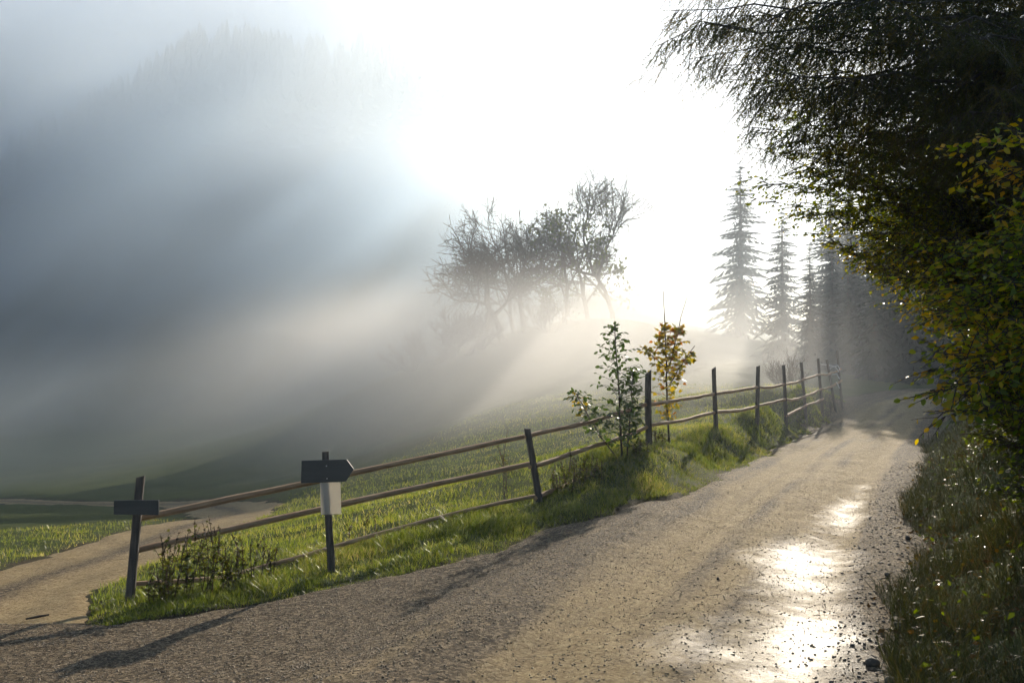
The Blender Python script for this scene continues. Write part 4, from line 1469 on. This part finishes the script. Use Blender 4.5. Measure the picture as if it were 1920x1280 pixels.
# ------------------------------------------------------------------ haze
def haze_box():
    x0, x1, y0, y1, z0, z1 = -250, 250, -50, 390, -8, 122
    v = [(x, y, z) for z in (z0, z1) for x, y in ((x0, y0), (x1, y0), (x1, y1), (x0, y1))]
    f = [(3, 2, 1, 0), (4, 5, 6, 7), (0, 1, 5, 4), (1, 2, 6, 5), (2, 3, 7, 6), (3, 0, 4, 7)]
    m = bpy.data.materials.new('pale_haze'); m.use_nodes = True
    nt = m.node_tree
    nt.nodes.remove(nt.nodes['Principled BSDF'])
    pv = nt.nodes.new('ShaderNodeVolumePrincipled')
    pv.inputs['Color'].default_value = (.78, .88, 1.0, 1)
    pv.inputs['Density'].default_value = HAZE_DENSITY
    pv.inputs['Anisotropy'].default_value = HAZE_G
    nt.links.new(pv.outputs[0], nt.nodes['Material Output'].inputs['Volume'])
    o = obj('haze', py_mesh('haze', v, f, m))
    return tag(o, 'pale morning fog lit by the low sun', 'haze', kind='stuff')


haze_box()


def fog_bank(label, loc, radii, density, noise_scale, lo, seed, rz=0.0, g=None, tiltdeg=38, col=(.80, .90, 1.0)):
    """a bank of fog with soft, uneven edges: closed ellipsoid, density fading to nothing at its surface"""
    import bmesh
    bm = bmesh.new()
    bmesh.ops.create_icosphere(bm, subdivisions=4, radius=1.0)
    me = bpy.data.meshes.new('fog_bank'); bm.to_mesh(me); bm.free()
    m = bpy.data.materials.new('fog'); m.use_nodes = True
    nt = m.node_tree; N, L = nt.nodes, nt.links
    N.remove(N['Principled BSDF'])
    tc = N.new('ShaderNodeTexCoord')
    ln = N.new('ShaderNodeVectorMath'); ln.operation = 'LENGTH'
    L.new(tc.outputs['Object'], ln.inputs[0])
    mr = N.new('ShaderNodeMapRange'); mr.interpolation_type = 'SMOOTHSTEP'
    mr.inputs['From Min'].default_value = 1.0; mr.inputs['From Max'].default_value = .35
    L.new(ln.outputs['Value'], mr.inputs['Value'])
    n = N.new('ShaderNodeTexNoise'); n.inputs['Scale'].default_value = noise_scale; n.inputs['Detail'].default_value = 3
    mp0 = N.new('ShaderNodeMapping'); mp0.inputs['Scale'].default_value = [r / 22.0 for r in radii]; mp0.inputs['Rotation'].default_value = (0, math.radians(tiltdeg), 0)
    mp = N.new('ShaderNodeMapping'); mp.inputs['Location'].default_value = (seed, seed * 2, 0); mp.inputs['Scale'].default_value = (.4, .9, 1.3)
    L.new(tc.outputs['Object'], mp0.inputs[0]); L.new(mp0.outputs[0], mp.inputs[0]); L.new(mp.outputs[0], n.inputs['Vector'])
    nr_ = N.new('ShaderNodeMapRange'); nr_.inputs['From Min'].default_value = .4; nr_.inputs['From Max'].default_value = .62
    nr_.inputs['To Min'].default_value = lo; nr_.inputs['To Max'].default_value = 1.0
    L.new(n.outputs['Fac'], nr_.inputs['Value'])
    mu = N.new('ShaderNodeMath'); mu.operation = 'MULTIPLY'
    L.new(mr.outputs[0], mu.inputs[0]); L.new(nr_.outputs[0], mu.inputs[1])
    mu2 = N.new('ShaderNodeMath'); mu2.operation = 'MULTIPLY'; mu2.inputs[1].default_value = density
    L.new(mu.outputs[0], mu2.inputs[0])
    pv = N.new('ShaderNodeVolumePrincipled')
    pv.inputs['Color'].default_value = (*col, 1)
    pv.inputs['Anisotropy'].default_value = HAZE_G if g is None else g
    L.new(mu2.outputs[0], pv.inputs['Density'])
    L.new(pv.outputs[0], N['Material Output'].inputs['Volume'])
    me.materials.append(m)
    o = obj('fog_bank', me)
    o.location = loc; o.scale = radii; o.rotation_euler = (0, 0, rz)
    return tag(o, label, 'fog', kind='stuff')


fog_bank('low fog lying on the meadow behind the fence', (0, 45, 1.0), (18, 27, 6.2), .042, 1.4, .2, 1.0, col=(.98, .97, .96), g=.45)
fog_bank('thin mist over the left end of the meadow', (-28, 54, -2), (28, 30, 7), .011, 1.3, .3, 2.0)
fog_bank('broad fog filling the valley in front of the far hill', (-50, 114, 18), (74, 42, 34), .045, 1.3, .0, 5.0, col=(.64, .81, 1.0))
fog_bank('bright fog hiding the right shoulder of the far hill', (-30, 195, 24), (80, 60, 32), .045, .7, .35, 9.0)
fog_bank('high white fog band above the valley', (-75, 122, 40), (115, 45, 18), .05, .8, .1, 3.0, tiltdeg=15)
fog_bank('mist round the feet of the bare trees', (3, 65, 4.5), (22, 10, 4.6), .045, 1.4, .4, 4.0, col=(.98, .97, .96), g=.4)
fog_bank('lit mist in front of the hazy firs', (17, 75, 7), (11, 8, 11), .024, 1.4, .3, 6.0, g=.4)
fog_bank('thin lit mist at the bend of the road', (15, 52, 4), (11, 12, 9), .012, 1.4, .4, 8.0, g=.5)
